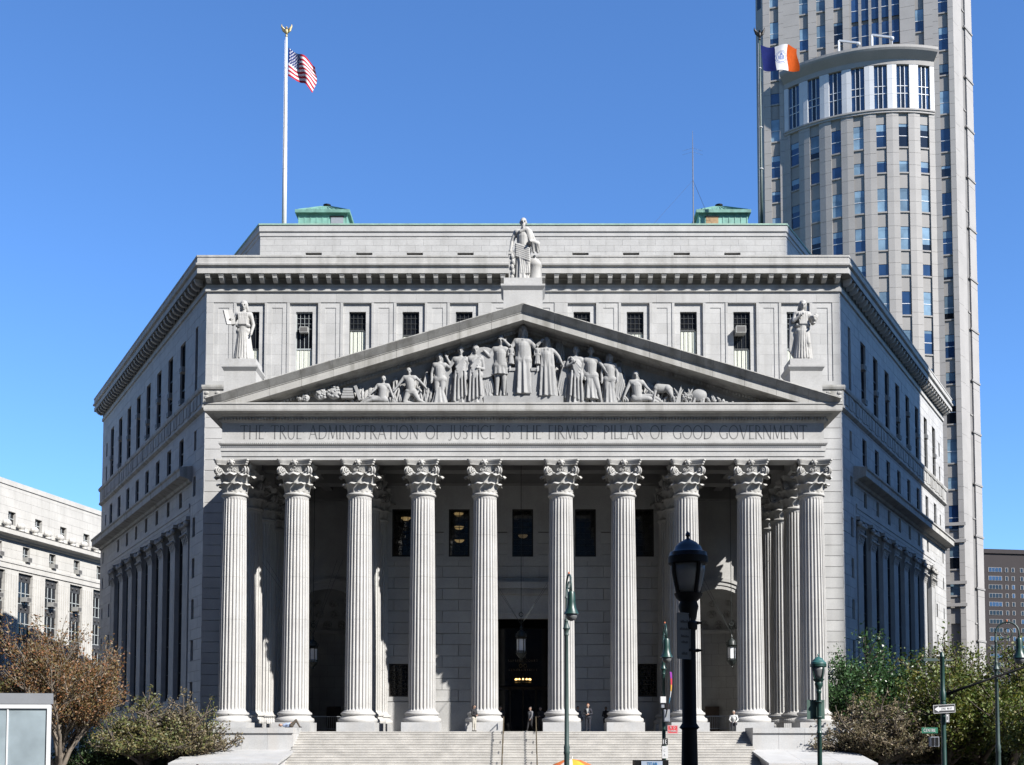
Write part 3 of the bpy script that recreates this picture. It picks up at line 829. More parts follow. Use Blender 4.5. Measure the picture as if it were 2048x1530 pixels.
# vestibule behind the open doorway
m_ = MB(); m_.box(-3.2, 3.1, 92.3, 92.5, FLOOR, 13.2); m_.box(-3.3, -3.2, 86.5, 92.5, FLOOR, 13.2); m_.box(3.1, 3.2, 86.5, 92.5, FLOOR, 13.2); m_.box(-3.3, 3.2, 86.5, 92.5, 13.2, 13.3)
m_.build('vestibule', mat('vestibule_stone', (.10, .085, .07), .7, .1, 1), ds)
m_ = MB()
for x0, x1 in ((-2.0, -1.05), (-.95, -.05), (.05, .95), (1.05, 1.95)):
    m_.box(x0, x1, 90.3, 90.36, FLOOR, 7.1)
m_.build('entrance_doors', glass_dark, ds)
m_ = MB()
for x in (-2.02, -1.0, 0, 1.0, 1.97): m_.box(x-.06, x+.06, 90.22, 90.3, FLOOR, 7.2)
m_.box(-2.05, 2.0, 90.22, 90.3, 7.1, 7.3); m_.build('door_frame', bronze, ds)
gold = mat('gilt_lettering', (.30, .26, .18), .5, .05, 5)
m_ = MB()
for t, z, h, w_ in (('SUPREME COURT', 9.25, .17, 2.3), ('CENTRE STREET', 8.55, .15, 2.2)):
    strokes(m_, t, -w_/2, z, h, lambda x, z_, d: (x, 90.1-d, z_), total=w_, wt=1.3)
m_.add([], []); 
for cx in (-.18, .18):
    m_.tube([(cx+.11*cos(a), 90.09, 8.95+.13*sin(a)) for a in [2*PI*i/16 for i in range(17)]], .02, 5)
m_.tube([(-.26, 90.09, 8.98), (-.2, 90.09, 9.1)], .02, 5)
m_.build('transom_lettering', gold, ds)
gp = MB(); gp.box(-2.0, 1.9, 90.14, 90.17, 7.35, 12.6); gp.build('transom_glass', glass_dark, ds)
# lit chandelier seen in the hall
warm = emit('warm_lamp', (1.0, .62, .22), 1.6)
ch = empty('chandelier', (0, 88.2, 7.6), 0, 'lit brass chandelier glowing inside the open main doorway', 'chandelier')
m_ = MB(); m_.tube([(0,88.2,13.1),(0,88.2,7.9)], .02, 6); m_.lathe([(.05,7.55),(.62,7.62),(.66,7.7),(.05,7.85)], 18, (0, 88.2, 0)); m_.build('hanger', bronze, ch)
m_ = MB()
for i in range(12): a = i*PI/6; m_.ball((.55*cos(a), 88.2+.55*sin(a), 7.78), .075, n=8, k=6)
m_.build('bulbs', warm, ch)['kind'] = 'stuff'

for sg in (-1, 1):   # returns of the central block towards the niches
    m_ = MB(); m_.box(*sorted((sg*10.4, sg*10.75)), 86.22, 91.2, FLOOR, 23); m_.build('wall_return', granite, pwo)
# side bays: arched niches with carved rosettes
for s in (-1, 1):
    cx, R, zs = s*15.3, 3.0, 12.05
    yb = 91.0
    m_ = MB(); n = 28
    # wall with an arched opening, as strips round it
    L0, L1 = sorted((s*10.9, s*19.7))
    m_.box(L0, cx-R, yb, yb+.35, FLOOR, 23); m_.box(cx+R, L1, yb, yb+.35, FLOOR, 23)
    vs_, fs = [], []
    for i in range(n+1):
        a = PI*i/n; x = cx+R*cos(a); z = zs+R*sin(a)
        vs_ += [(x, yb, z), (x, yb, 23), (x, yb+.35, z)]
    for i in range(n):
        fs += [(3*i, 3*i+3, 3*i+4, 3*i+1), (3*i, 3*i+2, 3*i+5, 3*i+3)]
    m_.add(vs_, fs)
    no = m_.build('niche_wall', granite, court)
    m_ = MB()   # archivolt, three fillets
    for k, (ra, rb, yy) in enumerate(((R, R+.3, .10), (R+.3, R+.6, .16), (R+.6, R+.85, .24))):
        vs_, fs = [], []
        for i in range(n+1):
            a = PI*i/n
            for rr, y in ((ra, yb+.01), (ra, yb-yy), (rb, yb-yy), (rb, yb+.01)): vs_.append((cx+rr*cos(a), y, zs+rr*sin(a)))
        for i in range(n):
            for j in range(3): fs.append((4*i+j, 4*i+j+1, 4*i+4+j+1, 4*i+4+j))
        m_.add(vs_, fs)
    m_.build('archivolt', granite, no, smooth=30)
    m_ = MB()   # apse: half cylinder and quarter sphere
    m_.lathe([(R, FLOOR), (R, zs)], 24, (cx, yb+.3, 0), 0, PI)
    m_.lathe([(R*cos(t), zs+R*sin(t)) for t in [PI/2*i/12 for i in range(13)]], 24, (cx, yb+.3, 0), 0, PI)
    m_.build('apse', granite, no, smooth=True)
    m_ = MB(); m_.lathe([(R-.14, zs-.25), (R-.22, zs-.05), (R-.24, zs+.08), (R-.05, zs+.1)], 24, (cx, yb+.3, 0), 0, PI); m_.build('impost', granite, no)
    for j, (el, cnt) in enumerate(((.16, 8), (.45, 7), (.78, 5))):
        for i in range(cnt):
            a = PI*(i+.5)/cnt
            nrm = Vector((cos(a)*cos(el), sin(a)*cos(el), sin(el)))
            p = Vector((cx, yb+.3, zs))+nrm*(R-.02)
            ro = MB(); Q = (-nrm).to_track_quat('Z', 'Y').to_matrix().to_4x4()
            ring = [Vector((.3*cos(q), .3*sin(q), 0)) for q in [2*PI*t/12 for t in range(13)]]
            ro.tube(ring, .055, 5, cap=False); ro.ball((0,0,0), .13, .13, .1, n=8, k=5)
            for t in range(6): ro.ball((.17*cos(t*PI/3), .17*sin(t*PI/3), 0), .08, .08, .05, n=6, k=4)
            ro.build('rosette', granite_carved, no, smooth=True, M=Matrix.Translation(p) @ Q)
    # stone courses inside the niche and its small door
    jj = MB(); z = 5.6
    m_ = MB(); m_.box(cx-.55, cx+.55, yb+R+.02, yb+R+.26, FLOOR, 5.9); m_.build('niche_door', mat('brown_door', (.08, .05, .035), .6, .1, 3) if 'brown_door' not in MATS else MATS['brown_door'], no)
    k = 0
    while z < zs-.4:
        jj.lathe([(R-.035, z-.012), (R-.035, z+.012)], 24, (cx, yb+.3, 0), 0, PI)
        for i in range(8):
            a = PI*(i+(k % 2)*.5)/8
            jj.add([(cx+(R-.035)*cos(a+d_), yb+.3+(R-.035)*sin(a+d_), zz) for d_, zz in ((-.004, z), (.004, z), (.004, z+.91), (-.004, z+.91))], [(0,1,2,3)])
        z += .91; k += 1
    jj.build('joint_lines', granite_joint, no)['kind'] = 'stuff'
    # blocks on the flat of the niche wall
    NW = Wall(0, yb, 1, 0, 0, 1)
    for lo, hi in ((L0, cx-R-.9), (cx+R+.9, L1)):
        if hi-lo > .3: blocks_joined(NW, ashlar(lo, hi, FLOOR, 21.5, (), .91, 2.2, 5.75, .03), -.05, .02, no)

# ------------------------------------------------------------------ stairs and cheek blocks
NST, RISE, RUN = 24, FLOOR/24, .36
stair = MB().box(-14.6, 14.6, 73, 75.4, 0, 1.0).build('stairway', granite_step, court)
rg = random.Random(3)
for i in range(NST):
    z1 = FLOOR-RISE*i; y0 = 75.3-RUN*i
    x = -14.4; j = 0
    mb = MB(); yf = y0-RUN; zb_ = z1-RISE-.02; mb.prism([(y0+.06, zb_), (yf+.018, zb_), (yf+.018, z1-.05), (yf, z1-.042), (yf, z1-.012), (yf+.012, z1), (y0+.06, z1)], -14.4, 14.4, plane='yz')
    mb.build('step', granite_step, stair)
for s in (-1, 1):
    L0, L1 = sorted((s*14.35, s*20.85))
    m_ = MB(); m_.box(L0, L1, 72.9, 75.25, 0, 2.5)
    cw = m_.build('cheek_wall', marble_pale, court)
    nb = 4
    for i in range(nb):
        a = L0+(L1-L0)*i/nb; bb = L0+(L1-L0)*(i+1)/nb
        m_ = MB(); m_.box(a+.006, bb-.006, 72.85, 75.3, 2.51, 3.62); m_.build('wall_stone', marble_pale, cw)
        m_ = MB(); m_.box(a+.006, bb-.006, 72.75, 75.35, 3.63, 3.97); m_.build('coping_stone', marble_pale, cw)
    # raised ends stepping down beside the stairs, sloping slab in front
    m_ = MB(); q0, q1 = sorted((s*14.1, s*20.6))
    m_.prism([(72.84,0),(72.84,2.45),(67.6,1.72),(67.6,0)], q0+.3, q1-.3, plane='yz'); m_.build('ramp_body', marble_pale, cw)
    for i in range(3):
        a = q0+.1+(q1-q0-.2)*i/3; bb = q0+.1+(q1-q0-.2)*(i+1)/3
        m_ = MB(); m_.prism([(72.86,2.46),(72.86,2.60),(67.4,1.86),(67.4,1.72)], a+.006, bb-.006, plane='yz'); m_.build('slope_slab', marble_pale, cw)
# pendant bowls glowing in the hall behind the upper portico windows
bowl = emit('warm_bowl', (1.0, .66, .30), .22)
for k, (px, py, lab) in enumerate(((919, 1081, 'lowest lit bowl lamp behind the second upper portico window from the left'), (918, 1055, 'middle lit bowl lamp behind the second upper portico window from the left'), (917, 1028, 'upper lit bowl lamp behind the second upper portico window from the left'), (812, 1037, 'lit bowl lamp behind the leftmost upper portico window'), (1046, 1072, 'dim bowl lamp behind the middle upper portico window'))):
    p = at(px, py, 88.2); o = empty('bowl_lamp', p, 0, lab, 'lamp', 'hall lamps behind the portico windows')
    mb = MB(); mb.lathe([(.02, -.17), (.22, -.13), (.36, .0), (.38, .06)], 16, p); mb.build('shade', bowl if k < 4 else emit('dim_bowl', (1.0, .7, .4), .06), o, smooth=True)
    mb = MB(); mb.lathe([(.36, .06), (.39, .09), (.36, .12)], 16, p); mb.tube([p+Vector((0, 0, .1)), p+Vector((0, 0, .9))], .015, 5); mb.build('rim', bronze, o)
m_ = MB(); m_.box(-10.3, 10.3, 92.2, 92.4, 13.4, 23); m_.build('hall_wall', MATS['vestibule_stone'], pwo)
# ------------------------------------------------------------------ figures: statues, relief carving and people
def remesh(mb, name, voxel, mats, prims=None, smooth_it=1, disp=0):
    """fuse overlapping solids into one continuous skin"""
    me = bpy.data.meshes.new(name); me.from_pydata(mb.v, [], mb.f)
    bm = bmesh.new(); bm.from_mesh(me); bmesh.ops.recalc_face_normals(bm, faces=bm.faces); bm.to_mesh(me); bm.free()
    o = bpy.data.objects.new(name, me); COL.objects.link(o)
    r = o.modifiers.new('r', 'REMESH'); r.mode = 'VOXEL'; r.voxel_size = voxel
    if smooth_it:
        s = o.modifiers.new('s', 'SMOOTH'); s.factor = .5; s.iterations = smooth_it
    dg = bpy.context.evaluated_depsgraph_get()
    out = bpy.data.meshes.new_from_object(o.evaluated_get(dg))
    bpy.data.objects.remove(o); bpy.data.meshes.remove(me)
    out.name = name; out.materials.clear()
    for m in (mats if isinstance(mats, (list, tuple)) else [mats]): out.materials.append(m)
    out.polygons.foreach_set('use_smooth', [True]*len(out.polygons))
    if prims:
        n = len(out.polygons); c = np.empty(n*3); out.polygons.foreach_get('center', c); c = c.reshape(-1, 3)
        best = np.full(n, 1e9); idx = np.zeros(n, dtype=np.int32)
        for a, b, r1, r2, mi in prims:
            a = np.array(a); b = np.array(b); ab = b-a; t = np.clip(((c-a) @ ab)/max(1e-9, ab @ ab), 0, 1)
            d = np.linalg.norm(c-(a+t[:, None]*ab), axis=1)-(r1+(r2-r1)*t)
            k = d < best; best[k] = d[k]; idx[k] = mi
        out.polygons.foreach_set('material_index', idx)
    return out
def capsule(mb, a, b, r1, r2, n=10):
    a, b = Vector(a), Vector(b); d = (b-a); L = d.length
    if L < 1e-6: mb.ball(a, r1, n=n, k=7); return
    t = d/L
    pts, rs = [], []
    for i in range(4):
        q = PI/2*(i/4); pts.append(a-t*r1*cos(q)); rs.append(max(.02*r1, r1*sin(q)))
    for i in range(5): pts.append(a+d*i/4); rs.append(r1+(r2-r1)*i/4)
    for i in range(1, 5):
        q = PI/2*(i/4); pts.append(b+t*r2*sin(q)); rs.append(max(.02*r2, r2*cos(q)))
    mb.tube(pts, rs, n)
def pleats(mb, c, z0, z1, rb, rt, n=11, amp=.12, flat=.75, lean=(0,0), seed=0, steps=10, ph=0):
    """hanging cloth with vertical folds"""
    rg = random.Random(seed); k = 72; vs_, fs = [], []
    offs = [rg.uniform(.5, 1.5) for _ in range(n)]
    for j in range(steps+1):
        t = j/steps; z = z0+(z1-z0)*t; r = rb+(rt-rb)*t**.7
        for i in range(k):
            a = 2*PI*i/k; w = offs[int(a/(2*PI)*n) % n]
            f = 1+amp*(1-t*.75)*w*math.cos(n*a+ph+t*1.2)+.05*math.sin(3*a+4*t)
            vs_.append((c[0]+lean[0]*(1-t)+r*f*cos(a), c[1]+lean[1]*(1-t)+r*f*sin(a)*flat, z))
    for j in range(steps):
        for i in range(k): fs.append((j*k+i, j*k+(i+1) % k, (j+1)*k+(i+1) % k, (j+1)*k+i))
    fs.append(tuple(range(k))[::-1]); fs.append(tuple(range(steps*k, (steps+1)*k)))
    mb.add(vs_, fs)
DEF = dict(head=(0,-.01,.925), neck=(0,0,.83), chest=(0,0,.70), pelvis=(0,0,.52), shl=(-.105,0,.79), shr=(.105,0,.79), ell=(-.15,.01,.62), elr=(.15,.01,.62),
           hal=(-.15,-.04,.47), har=(.15,-.04,.47), hil=(-.05,0,.50), hir=(.05,0,.50), knl=(-.055,-.01,.28), knr=(.055,-.01,.28), anl=(-.06,.01,.045), anr=(.06,.01,.045))
def body(h, pose=None, robe=None, cloak=None, hair=None, beard=False, clothes=(0,)*7, female=False, extra=None, name='figure', mats=None, voxel=None, smooth_it=1, slim=1.0):
    """a whole figure; clothes = material index for (head, hair, torso, arms, hands, legs, shoes)"""
    J = dict(DEF); J.update(pose or {}); P = {k: Vector(v)*h for k, v in J.items()}
    mb = MB(); prims = []
    def cap(a, b, r1, r2, mi, n=10):
        capsule(mb, a, b, r1*h, r2*h, n); prims.append((tuple(a), tuple(b), r1*h, r2*h, mi))
    hd, hr, to, ar, ha, le, sh = clothes
    H = P['head']; up = (P['head']-P['neck']).normalized()
    # head: skull, jaw, nose, brow, ears
    Q = Vector((0,0,1)).rotation_difference(up).to_matrix()
    fx = lambda x, y, z: H+Q @ Vector((x, y, z))*h
    mb.ball(H+Q @ Vector((0,.006,.008))*h, .047*h, .056*h, .058*h, n=12, k=9); prims.append((tuple(H), tuple(H+Q @ Vector((0,0,.01))*h), .052*h, .05*h, hd))
    cap(fx(0,-.014,-.025), fx(0,-.022,-.046), .036, .026, hd)
    cap(fx(0,-.052,.012), fx(0,-.064,-.012), .008, .011, hd, 6)
    cap(fx(-.03,-.047,.018), fx(.03,-.047,.018), .009, .009, hd, 6)
    cap(fx(-.016,-.05,-.032), fx(.016,-.05,-.032), .006, .006, hd, 6)
    for s in (-1, 1): cap(fx(s*.049,.005,.008), fx(s*.05,.008,-.012), .011, .009, hd, 6)
    if hair:
        cap(fx(0,.02,.03), fx(0,.028,.0), .052*hair, .05, hr)
        if hair > 1.05:
            for s in (-1, 1): cap(fx(s*.038,.015,.02), fx(s*.05,.03,-.07), .028, .024, hr)
            cap(fx(0,.05,.0), fx(0,.06,-.09), .035, .028, hr)
    if beard:
        cap(fx(0,-.035,-.045), fx(0,-.045,-.085), .03, .018, hr); cap(fx(0,-.03,-.08), fx(0,-.032,-.12), .02, .008, hr)
    cap(P['neck'], H-up*.02*h, .03, .026, hd)
    # trunk
    cap(P['pelvis'], P['chest'], .075*slim, .088*slim, to, 14); cap(P['shl']*.75+P['chest']*.25, P['shr']*.75+P['chest']*.25, .062, .062, to, 12)
    cap(P['chest'], P['neck'], .075*slim, .035, to, 12); cap(P['hil'], P['hir'], .072*slim, .072*slim, le, 12)
    if female:
        for s in (-1, 1): cap(P['chest']+Vector((s*.042,-.055,.02))*h, P['chest']+Vector((s*.042,-.065,.01))*h, .034, .03, to, 8)
    for a, b, c in (('shl','ell','hal'), ('shr','elr','har')):
        cap(P[a], P[b], .038, .029, ar); cap(P[b], P[c], .029, .02, ar)
        d = (P[c]-P[b]).normalized(); side = d.cross(Vector((0,1,0)))
        if side.length < .1: side = d.cross(Vector((1,0,0)))
        side.normalize(); pc = P[c]+d*.028*h
        cap(P[c], pc, .02, .021, ha, 8)
        for q in range(4):     # four fingers and a thumb
            rt = pc+side*((q-1.5)*.0095*h); ln = (.036, .042, .039, .03)[q]*h
            kn = rt+d*ln*.55; tip = kn+(d*.75+Vector((0,-.6,-.2))).normalized()*ln*.5
            cap(rt, kn, .0062, .0056, ha, 6); cap(kn, tip, .0056, .0045, ha, 6)
        th = P[c]+d*.012*h-side*.018*h; cap(th, th+(d*.7-side*.7).normalized()*.035*h, .007, .0055, ha, 6)
    for a, b, c in (('hil','knl','anl'), ('hir','knr','anr')):
        cap(P[a], P[b], .064*slim, .042, le, 12); cap(P[b], P[c], .04, .024, le, 10)
        calf = P[b]*.65+P[c]*.35+Vector((0,.012,0))*h; cap(calf, P[b]*.45+P[c]*.55+Vector((0,.008,0))*h, .034, .028, le, 8)
        f = P[c]; kd = (P[c]-P[b]).normalized(); fwd = Vector((0,-1,0)) if abs(kd.y) < .8 else Vector((0,-.2,1))
        fwd = (J.get('fwd') and Vector(J['fwd'])) or fwd
        cap(f+Vector((0,.015,-.02))*h-fwd*.0, f+fwd*.075*h+Vector((0,0,-.028))*h, .024, .017, sh, 8)
    if robe:
        z0, z1, rb, rt, nn, amp, sd = robe
        pleats(mb, (P['pelvis'].x*.6, P['pelvis'].y*.6), z0*h, z1*h, rb*h, rt*h, nn, amp, .72, seed=sd)
        prims.append(((0,0,z0*h), (0,0,z1*h), rb*h, rt*h, le))
    if extra: extra(mb, P, h, cap)
    return remesh(mb, name, voxel or h/115, mats or [granite_carved], prims if mats and len(mats) > 1 else None, smooth_it)

# --- three roof statues
def ex_center(mb, P, h, cap):
    for i in range(7):      # sash and cloth swathed over the hip
        z = .56-.03*i; cap(Vector((-.10,-.06,z+.01))*h, Vector((.09,-.09,z-.07))*h, .022, .02, 0, 8)
    for i in range(5):
        x = -.06+.03*i; cap(Vector((x,-.07,.46))*h, Vector((x+.035,-.085,.12))*h, .016, .014, 0, 8)
    cap(Vector((.06,-.05,.79))*h, Vector((.12,-.02,.60))*h, .05, .045, 0); cap(Vector((-.04,-.07,.76))*h, Vector((.05,-.07,.80))*h, .03, .03, 0)
    for i in range(5): cap(Vector((.14+.02*i,-.09,.60-.01*i))*h, Vector((.16+.02*i,-.06,.45+.03*(i % 3)))*h, .032, .02, 0, 8)
    cap(Vector((.12,-.08,.60))*h, Vector((.22,-.06,.58))*h, .045, .04, 0)
def ex_robe_front(amp=1):
    def f(mb, P, h, cap):
        rg = random.Random(11)
        for i in range(9):
            a = -1.25+2.5*i/8; x = .105*math.sin(a); y = -.085*math.cos(a)
            cap(Vector((x*.75,y*.85,.56))*h, Vector((x*1.35,y*1.25,.05))*h, .013, .018, 0, 7)
        for i in range(6):
            x = -.07+.028*i; cap(Vector((x,-.075,.78))*h, Vector((x*.8,-.088,.60))*h, .012, .014, 0, 7)
        cap(Vector((-.085,-.05,.585))*h, Vector((.085,-.05,.585))*h, .035, .035, 0, 8)
    return f
st1 = empty('standing_statue', (0, 76.2, 33.70), 0, 'bearded stone lawgiver statue in draped robe on the peak of the pediment', 'statue', 'roof statues')
HS = 4.45
me = body(HS, dict(ell=(-.165,.01,.64), hal=(-.185,-.03,.50), elr=(.17,-.02,.64), har=(.13,-.11,.60), head=(.005,-.015,.925), knl=(-.06,-.03,.28), knr=(.07,-.06,.28), anr=(.085,-.03,.045)),
          robe=(.03, .60, .135, .10, 13, .10, 4), hair=.92, beard=True, extra=ex_center, slim=1.12, name='figure', mats=[granite_carved], voxel=.027)
link('figure', me, st1, Matrix.Translation((0, 76.2, 33.70)))
mb = MB(); mb.box(-.95, -.62, 76.0, 76.35, 33.70, 35.85); mb.box(-.98, -.58, 75.95, 76.4, 35.6, 35.75)
for i in range(5): mb.ball((-.72+.05*(i % 2), 75.98, 34.0+.36*i), .13, .1, .2, n=8, k=6)
mb.build('carved_post', granite_carved, st1, smooth=40)
mb = MB(); mb.lathe([(.46,33.70),(.50,33.8),(.47,34.0),(.45,34.8),(.49,34.85),(.44,35.1),(.3,35.3),(.1,35.42),(.09,35.5),(.13,35.58),(.02,35.68)], 26, (.78, 76.3, 0), fn=lambda a, z: 1+(.035*math.cos(13*a) if z < 34.9 else 0))
mb.build('fluted_urn', granite_carved, st1, smooth=50)
st2 = empty('standing_statue', (-18.9, 77.3, 28.66), 0, 'robed stone woman statue holding an open book above the left end of the pediment', 'statue', 'roof statues')
me = body(4.2, dict(ell=(-.17,-.02,.62), hal=(-.175,-.11,.645), elr=(.155,.0,.61), har=(.14,-.06,.47), head=(.0,-.015,.925)), robe=(.0, .60, .165, .095, 15, .09, 2), hair=1.2, female=True, extra=ex_robe_front(), slim=1.05, mats=[granite_carved], voxel=.027)
link('figure', me, st2, Matrix.Translation((-18.9, 77.3, 28.66)))
mb = MB(); MM = Matrix.Translation((-19.75, 76.75, 31.55)) @ Matrix.Rotation(-.25, 4, 'Y') @ Matrix.Rotation(.5, 4, 'Z')
mb.box(-.33, .0, -.06, .06, -.5, .5, M=MM @ Matrix.Rotation(.25, 4, 'Z')); mb.box(.0, .33, -.06, .06, -.5, .5, M=MM @ Matrix.Rotation(-.25, 4, 'Z')); mb.build('open_book', granite_carved, st2)
st3 = empty('standing_statue', (18.9, 77.3, 28.66), 0, 'robed stone figure statue carrying fruit above the right end of the pediment', 'statue', 'roof statues')
def ex3(mb, P, h, cap):
    ex_robe_front()(mb, P, h, cap)
    rg = random.Random(6)
    for i in range(12): cap(Vector((.17+rg.uniform(-.05,.05),-.11+rg.uniform(-.03,.02),.67+rg.uniform(-.04,.05)))*h, Vector((.17,-.1,.62))*h, .03, .03, 0, 8)
    for i in range(4): cap(Vector((-.12-.02*i,.0,.70))*h, Vector((-.14-.02*i,.02,.10+.03*i))*h, .025, .02, 0, 8)
    cap(Vector((.09,-.03,.3))*h, Vector((.13,-.02,.06))*h, .04, .03, 0)
me = body(4.25, dict(ell=(-.15,-.06,.65), hal=(-.06,-.11,.72), elr=(.165,.0,.63), har=(.16,-.10,.60), head=(.01,-.015,.925), knr=(.075,-.07,.29), anr=(.09,-.02,.045)), robe=(.0, .60, .15, .10, 14, .11, 9), hair=1.1, extra=ex3, slim=1.08, mats=[granite_carved], voxel=.027)
link('figure', me, st3, Matrix.Translation((18.9, 77.3, 28.66)))

# --- relief carving of the pediment, figure by figure
def relief(px, ytop, pose=None, robe=None, extra=None, h=None, flip=False, y=75.98, zb=25.36, hair=1.0, female=False, lean=0, head_top=None):
    X = at(px, 790, y).x; top = at(px, ytop, y).z; hh = h or (top-zb)/.985
    me = body(hh, pose, robe, None, hair, False, female=female, extra=extra, name='relief_figure', mats=[granite_relief], voxel=max(.024, hh/130), slim=1.15)
    M = Matrix.Translation((X, y, zb)) @ Matrix.Rotation(lean, 4, 'Y') @ Matrix.Diagonal((-1 if flip else 1, .8, 1, 1))
    o = link('relief_figure', me, ped, M)
    return o
R_ = (.0, .58, .155, .09, 9, .2, 3)
def toga(mb, P, h, cap):
    for i in range(5): cap(Vector((.085-.01*i,-.075-.004*i,.80-.045*i))*h, Vector((-.07+.012*i,-.095,.62-.045*i))*h, .017, .02, 0, 7)
    for i in range(4): cap(Vector((-.08+.05*i,-.085,.56))*h, Vector((-.10+.065*i,-.115,.05+.03*i))*h, .018, .022, 0, 7)
    drape(mb, P, h, cap)
def drape(mb, P, h, cap):
    for i in range(6): cap(Vector((.10+.02*i,.03,.74))*h, Vector((.14+.035*i,.04,.06+.04*i))*h, .022, .018, 0, 7)
def shield(mb, P, h, cap):
    mb.lathe([(.26*h,0),(.24*h,.03*h),(.1*h,.05*h),(.01,.055*h)], 24, (-.27*h,-.02*h,.56*h), axis='y')
relief(648, 786, dict(), zb=24.6, h=1.5) if False else None
# from the left end: bundles of fruit and books
cl = MB()
def cluster(mb, px, py, r, seed, n=26):
    rg = random.Random(seed); c = at(px, py, 75.9)
    mb.ball(c, r*.85, .22, r*.8, n=12, k=8)
    for i in range(n):
        a = rg.uniform(0, 2*PI); q = r*math.sqrt(rg.random())*.9
        mb.ball((c.x+q*cos(a), 75.72+.12*(q/r), c.z+q*sin(a)*.9), r*.26, .11, r*.2, n=7, k=5)
for px, py, r in ((600, 799, .2), (612, 796, .3), (640, 789, .48), (668, 787, .5)): cluster(cl, px, py, r, px, 16)
cl.build('carved_fruit', granite_relief, ped, smooth=50); cl = MB()
cluster(cl, 1372, 794, .34, 7, 16); c = at(1398, 791, 75.9); cl.lathe([(.52, 0), (.50, -.12), (.3, -.22), (.02, -.26)], 22, c, axis='y', sy=.8); cl.ball(c+Vector((.1, .2, .1)), .5, .3, .42)
rg = random.Random(9)
for i in range(34):
    px = rg.uniform(1350, 1480); a = at(px, 802, 75.9); ln = max(.15, (rake_z(a.x)-1.9-25.3)*rg.uniform(.5, 1.0)); sx_ = rg.uniform(-.5, .5)
    cl.tube([(a.x, 75.8+rg.random()*.4, 25.3), (a.x+sx_*.5, 75.78, 25.3+ln*.6), (a.x+sx_*1.1, 75.95, 25.3+ln)], [.11, .09, .02], 6)
cl.build('carved_trophies', granite_relief, ped, smooth=50); cl = MB()
for i in range(4): c = at(697, 797-5*i, 76.2); cl.box(c.x-.42+.05*i, c.x+.42-.03*i, 75.75, 76.4, c.z-.075, c.z+.065)
c0 = at(716, 787, 75.9); cl.box(-.10, .10, -.2, .3, -.5, .5, M=Matrix.Translation(c0) @ Matrix.Rotation(-.35, 4, 'Y'))
cl.build('carved_books', granite_relief, ped)
SIT = dict(pelvis=(0,0,.16), chest=(.02,0,.36), neck=(.03,0,.48), head=(.03,-.01,.575), shl=(-.09,0,.45), shr=(.13,0,.45), ell=(-.17,-.03,.33), hal=(-.26,-.05,.24), elr=(.2,-.02,.30), har=(.25,-.04,.17), hil=(-.05,0,.13), hir=(.05,0,.13), knl=(-.27,-.02,.18), knr=(-.2,-.04,.12), anl=(-.47,0,.05), anr=(-.38,-.02,.05), fwd=(-1,0,.1))
relief(764, 750, SIT, h=3.0, hair=1.0)
KNEEL = dict(pelvis=(0,0,.30), chest=(-.03,0,.50), neck=(-.04,0,.63), head=(-.05,-.01,.72), shl=(-.14,0,.60), shr=(.08,0,.60), ell=(-.24,-.02,.46), hal=(-.33,-.03,.34), elr=(.19,-.02,.50), har=(.30,-.02,.38), hil=(-.05,0,.28), hir=(.05,0,.28), knl=(-.13,-.05,.06), knr=(.17,-.03,.10), anl=(.05,.02,.04), anr=(.30,0,.04))
relief(822, 733, KNEEL, h=3.15)
relief(879, 709, dict(elr=(.19,-.02,.72), har=(.27,-.02,.82)), robe=(.0,.34,.17,.07,9,.2,7), extra=drape, hair=1.1, flip=False)
relief(921, 695, dict(ell=(-.17,0,.68), hal=(-.23,-.02,.80)), robe=R_, extra=toga)
relief(951, 693, dict(elr=(.14,0,.6), har=(.06,-.09,.60)), robe=(.0, .56, .14, .085, 9, .2, 5), hair=1.2, female=True, extra=toga)
# dais and the throne group
dz = at(1046, 792, 75.8).z
d_ = MB(); d_.box(at(968,795,76.5).x, at(1126,795,76.5).x, 75.75, 77.0, 25.35, dz); d_.build('relief_dais', granite_relief, ped)
th = MB()
for a, b_ in ((1013, 1030), (1064, 1082)):
    th.box(at(a,780,76.5).x, at(b_,780,76.5).x, 75.9, 77.0, dz, at(1046,738,76.0).z); th.box(at(a-2,780,76.5).x, at(b_+2,780,76.5).x, 75.83, 77.0, at(1046,743,76.0).z, at(1046,737,76.0).z)
th.box(at(1016,780,76.5).x, at(1078,780,76.5).x, 75.84, 77.0, dz, dz+.28); th.build('relief_throne', granite_relief, ped)
relief(1001, 674, dict(ell=(-.18,-.02,.66), hal=(-.24,-.04,.72)), robe=(.36, .62, .14, .1, 11, .1, 2), extra=shield, zb=dz, hair=1.05)
relief(1022, 690, dict(), robe=R_, zb=at(1022,737,76.7).z, hair=1.0, y=75.78)
relief(1046, 655, dict(ell=(-.17,-.02,.68), hal=(-.25,-.04,.76), elr=(.17,-.02,.68), har=(.25,-.04,.76)), robe=(.0, .80, .14, .10, 9, .2, 8), zb=dz+.15, hair=1.25)
relief(1075, 690, dict(), robe=R_, zb=at(1075,737,76.7).z, hair=1.0, y=75.78, flip=True)
relief(1093, 677, dict(elr=(.2,0,.68), har=(.26,-.02,.55)), robe=(.0, .80, .16, .11, 11, .2, 12), zb=dz, hair=1.1)
wg = MB()
for px, py, rx, rz in ((1118, 705, .42, .85), (1237, 745, .42, .8), (985, 745, .4, .8), (905, 730, .35, .7)):
    c = at(px, py, 76.7); wg.ball(c, rx, .25, rz, n=16, k=10)
    for i in range(5): wg.tube([(c.x-rx*.8+rx*.4*i, 76.52, c.z-rz*.9), (c.x-rx*.5+rx*.28*i, 76.46, c.z), (c.x-rx*.3+rx*.16*i, 76.54, c.z+rz*.8)], .05, 6)
wg.build('carved_wings', granite_relief, ped, smooth=50)
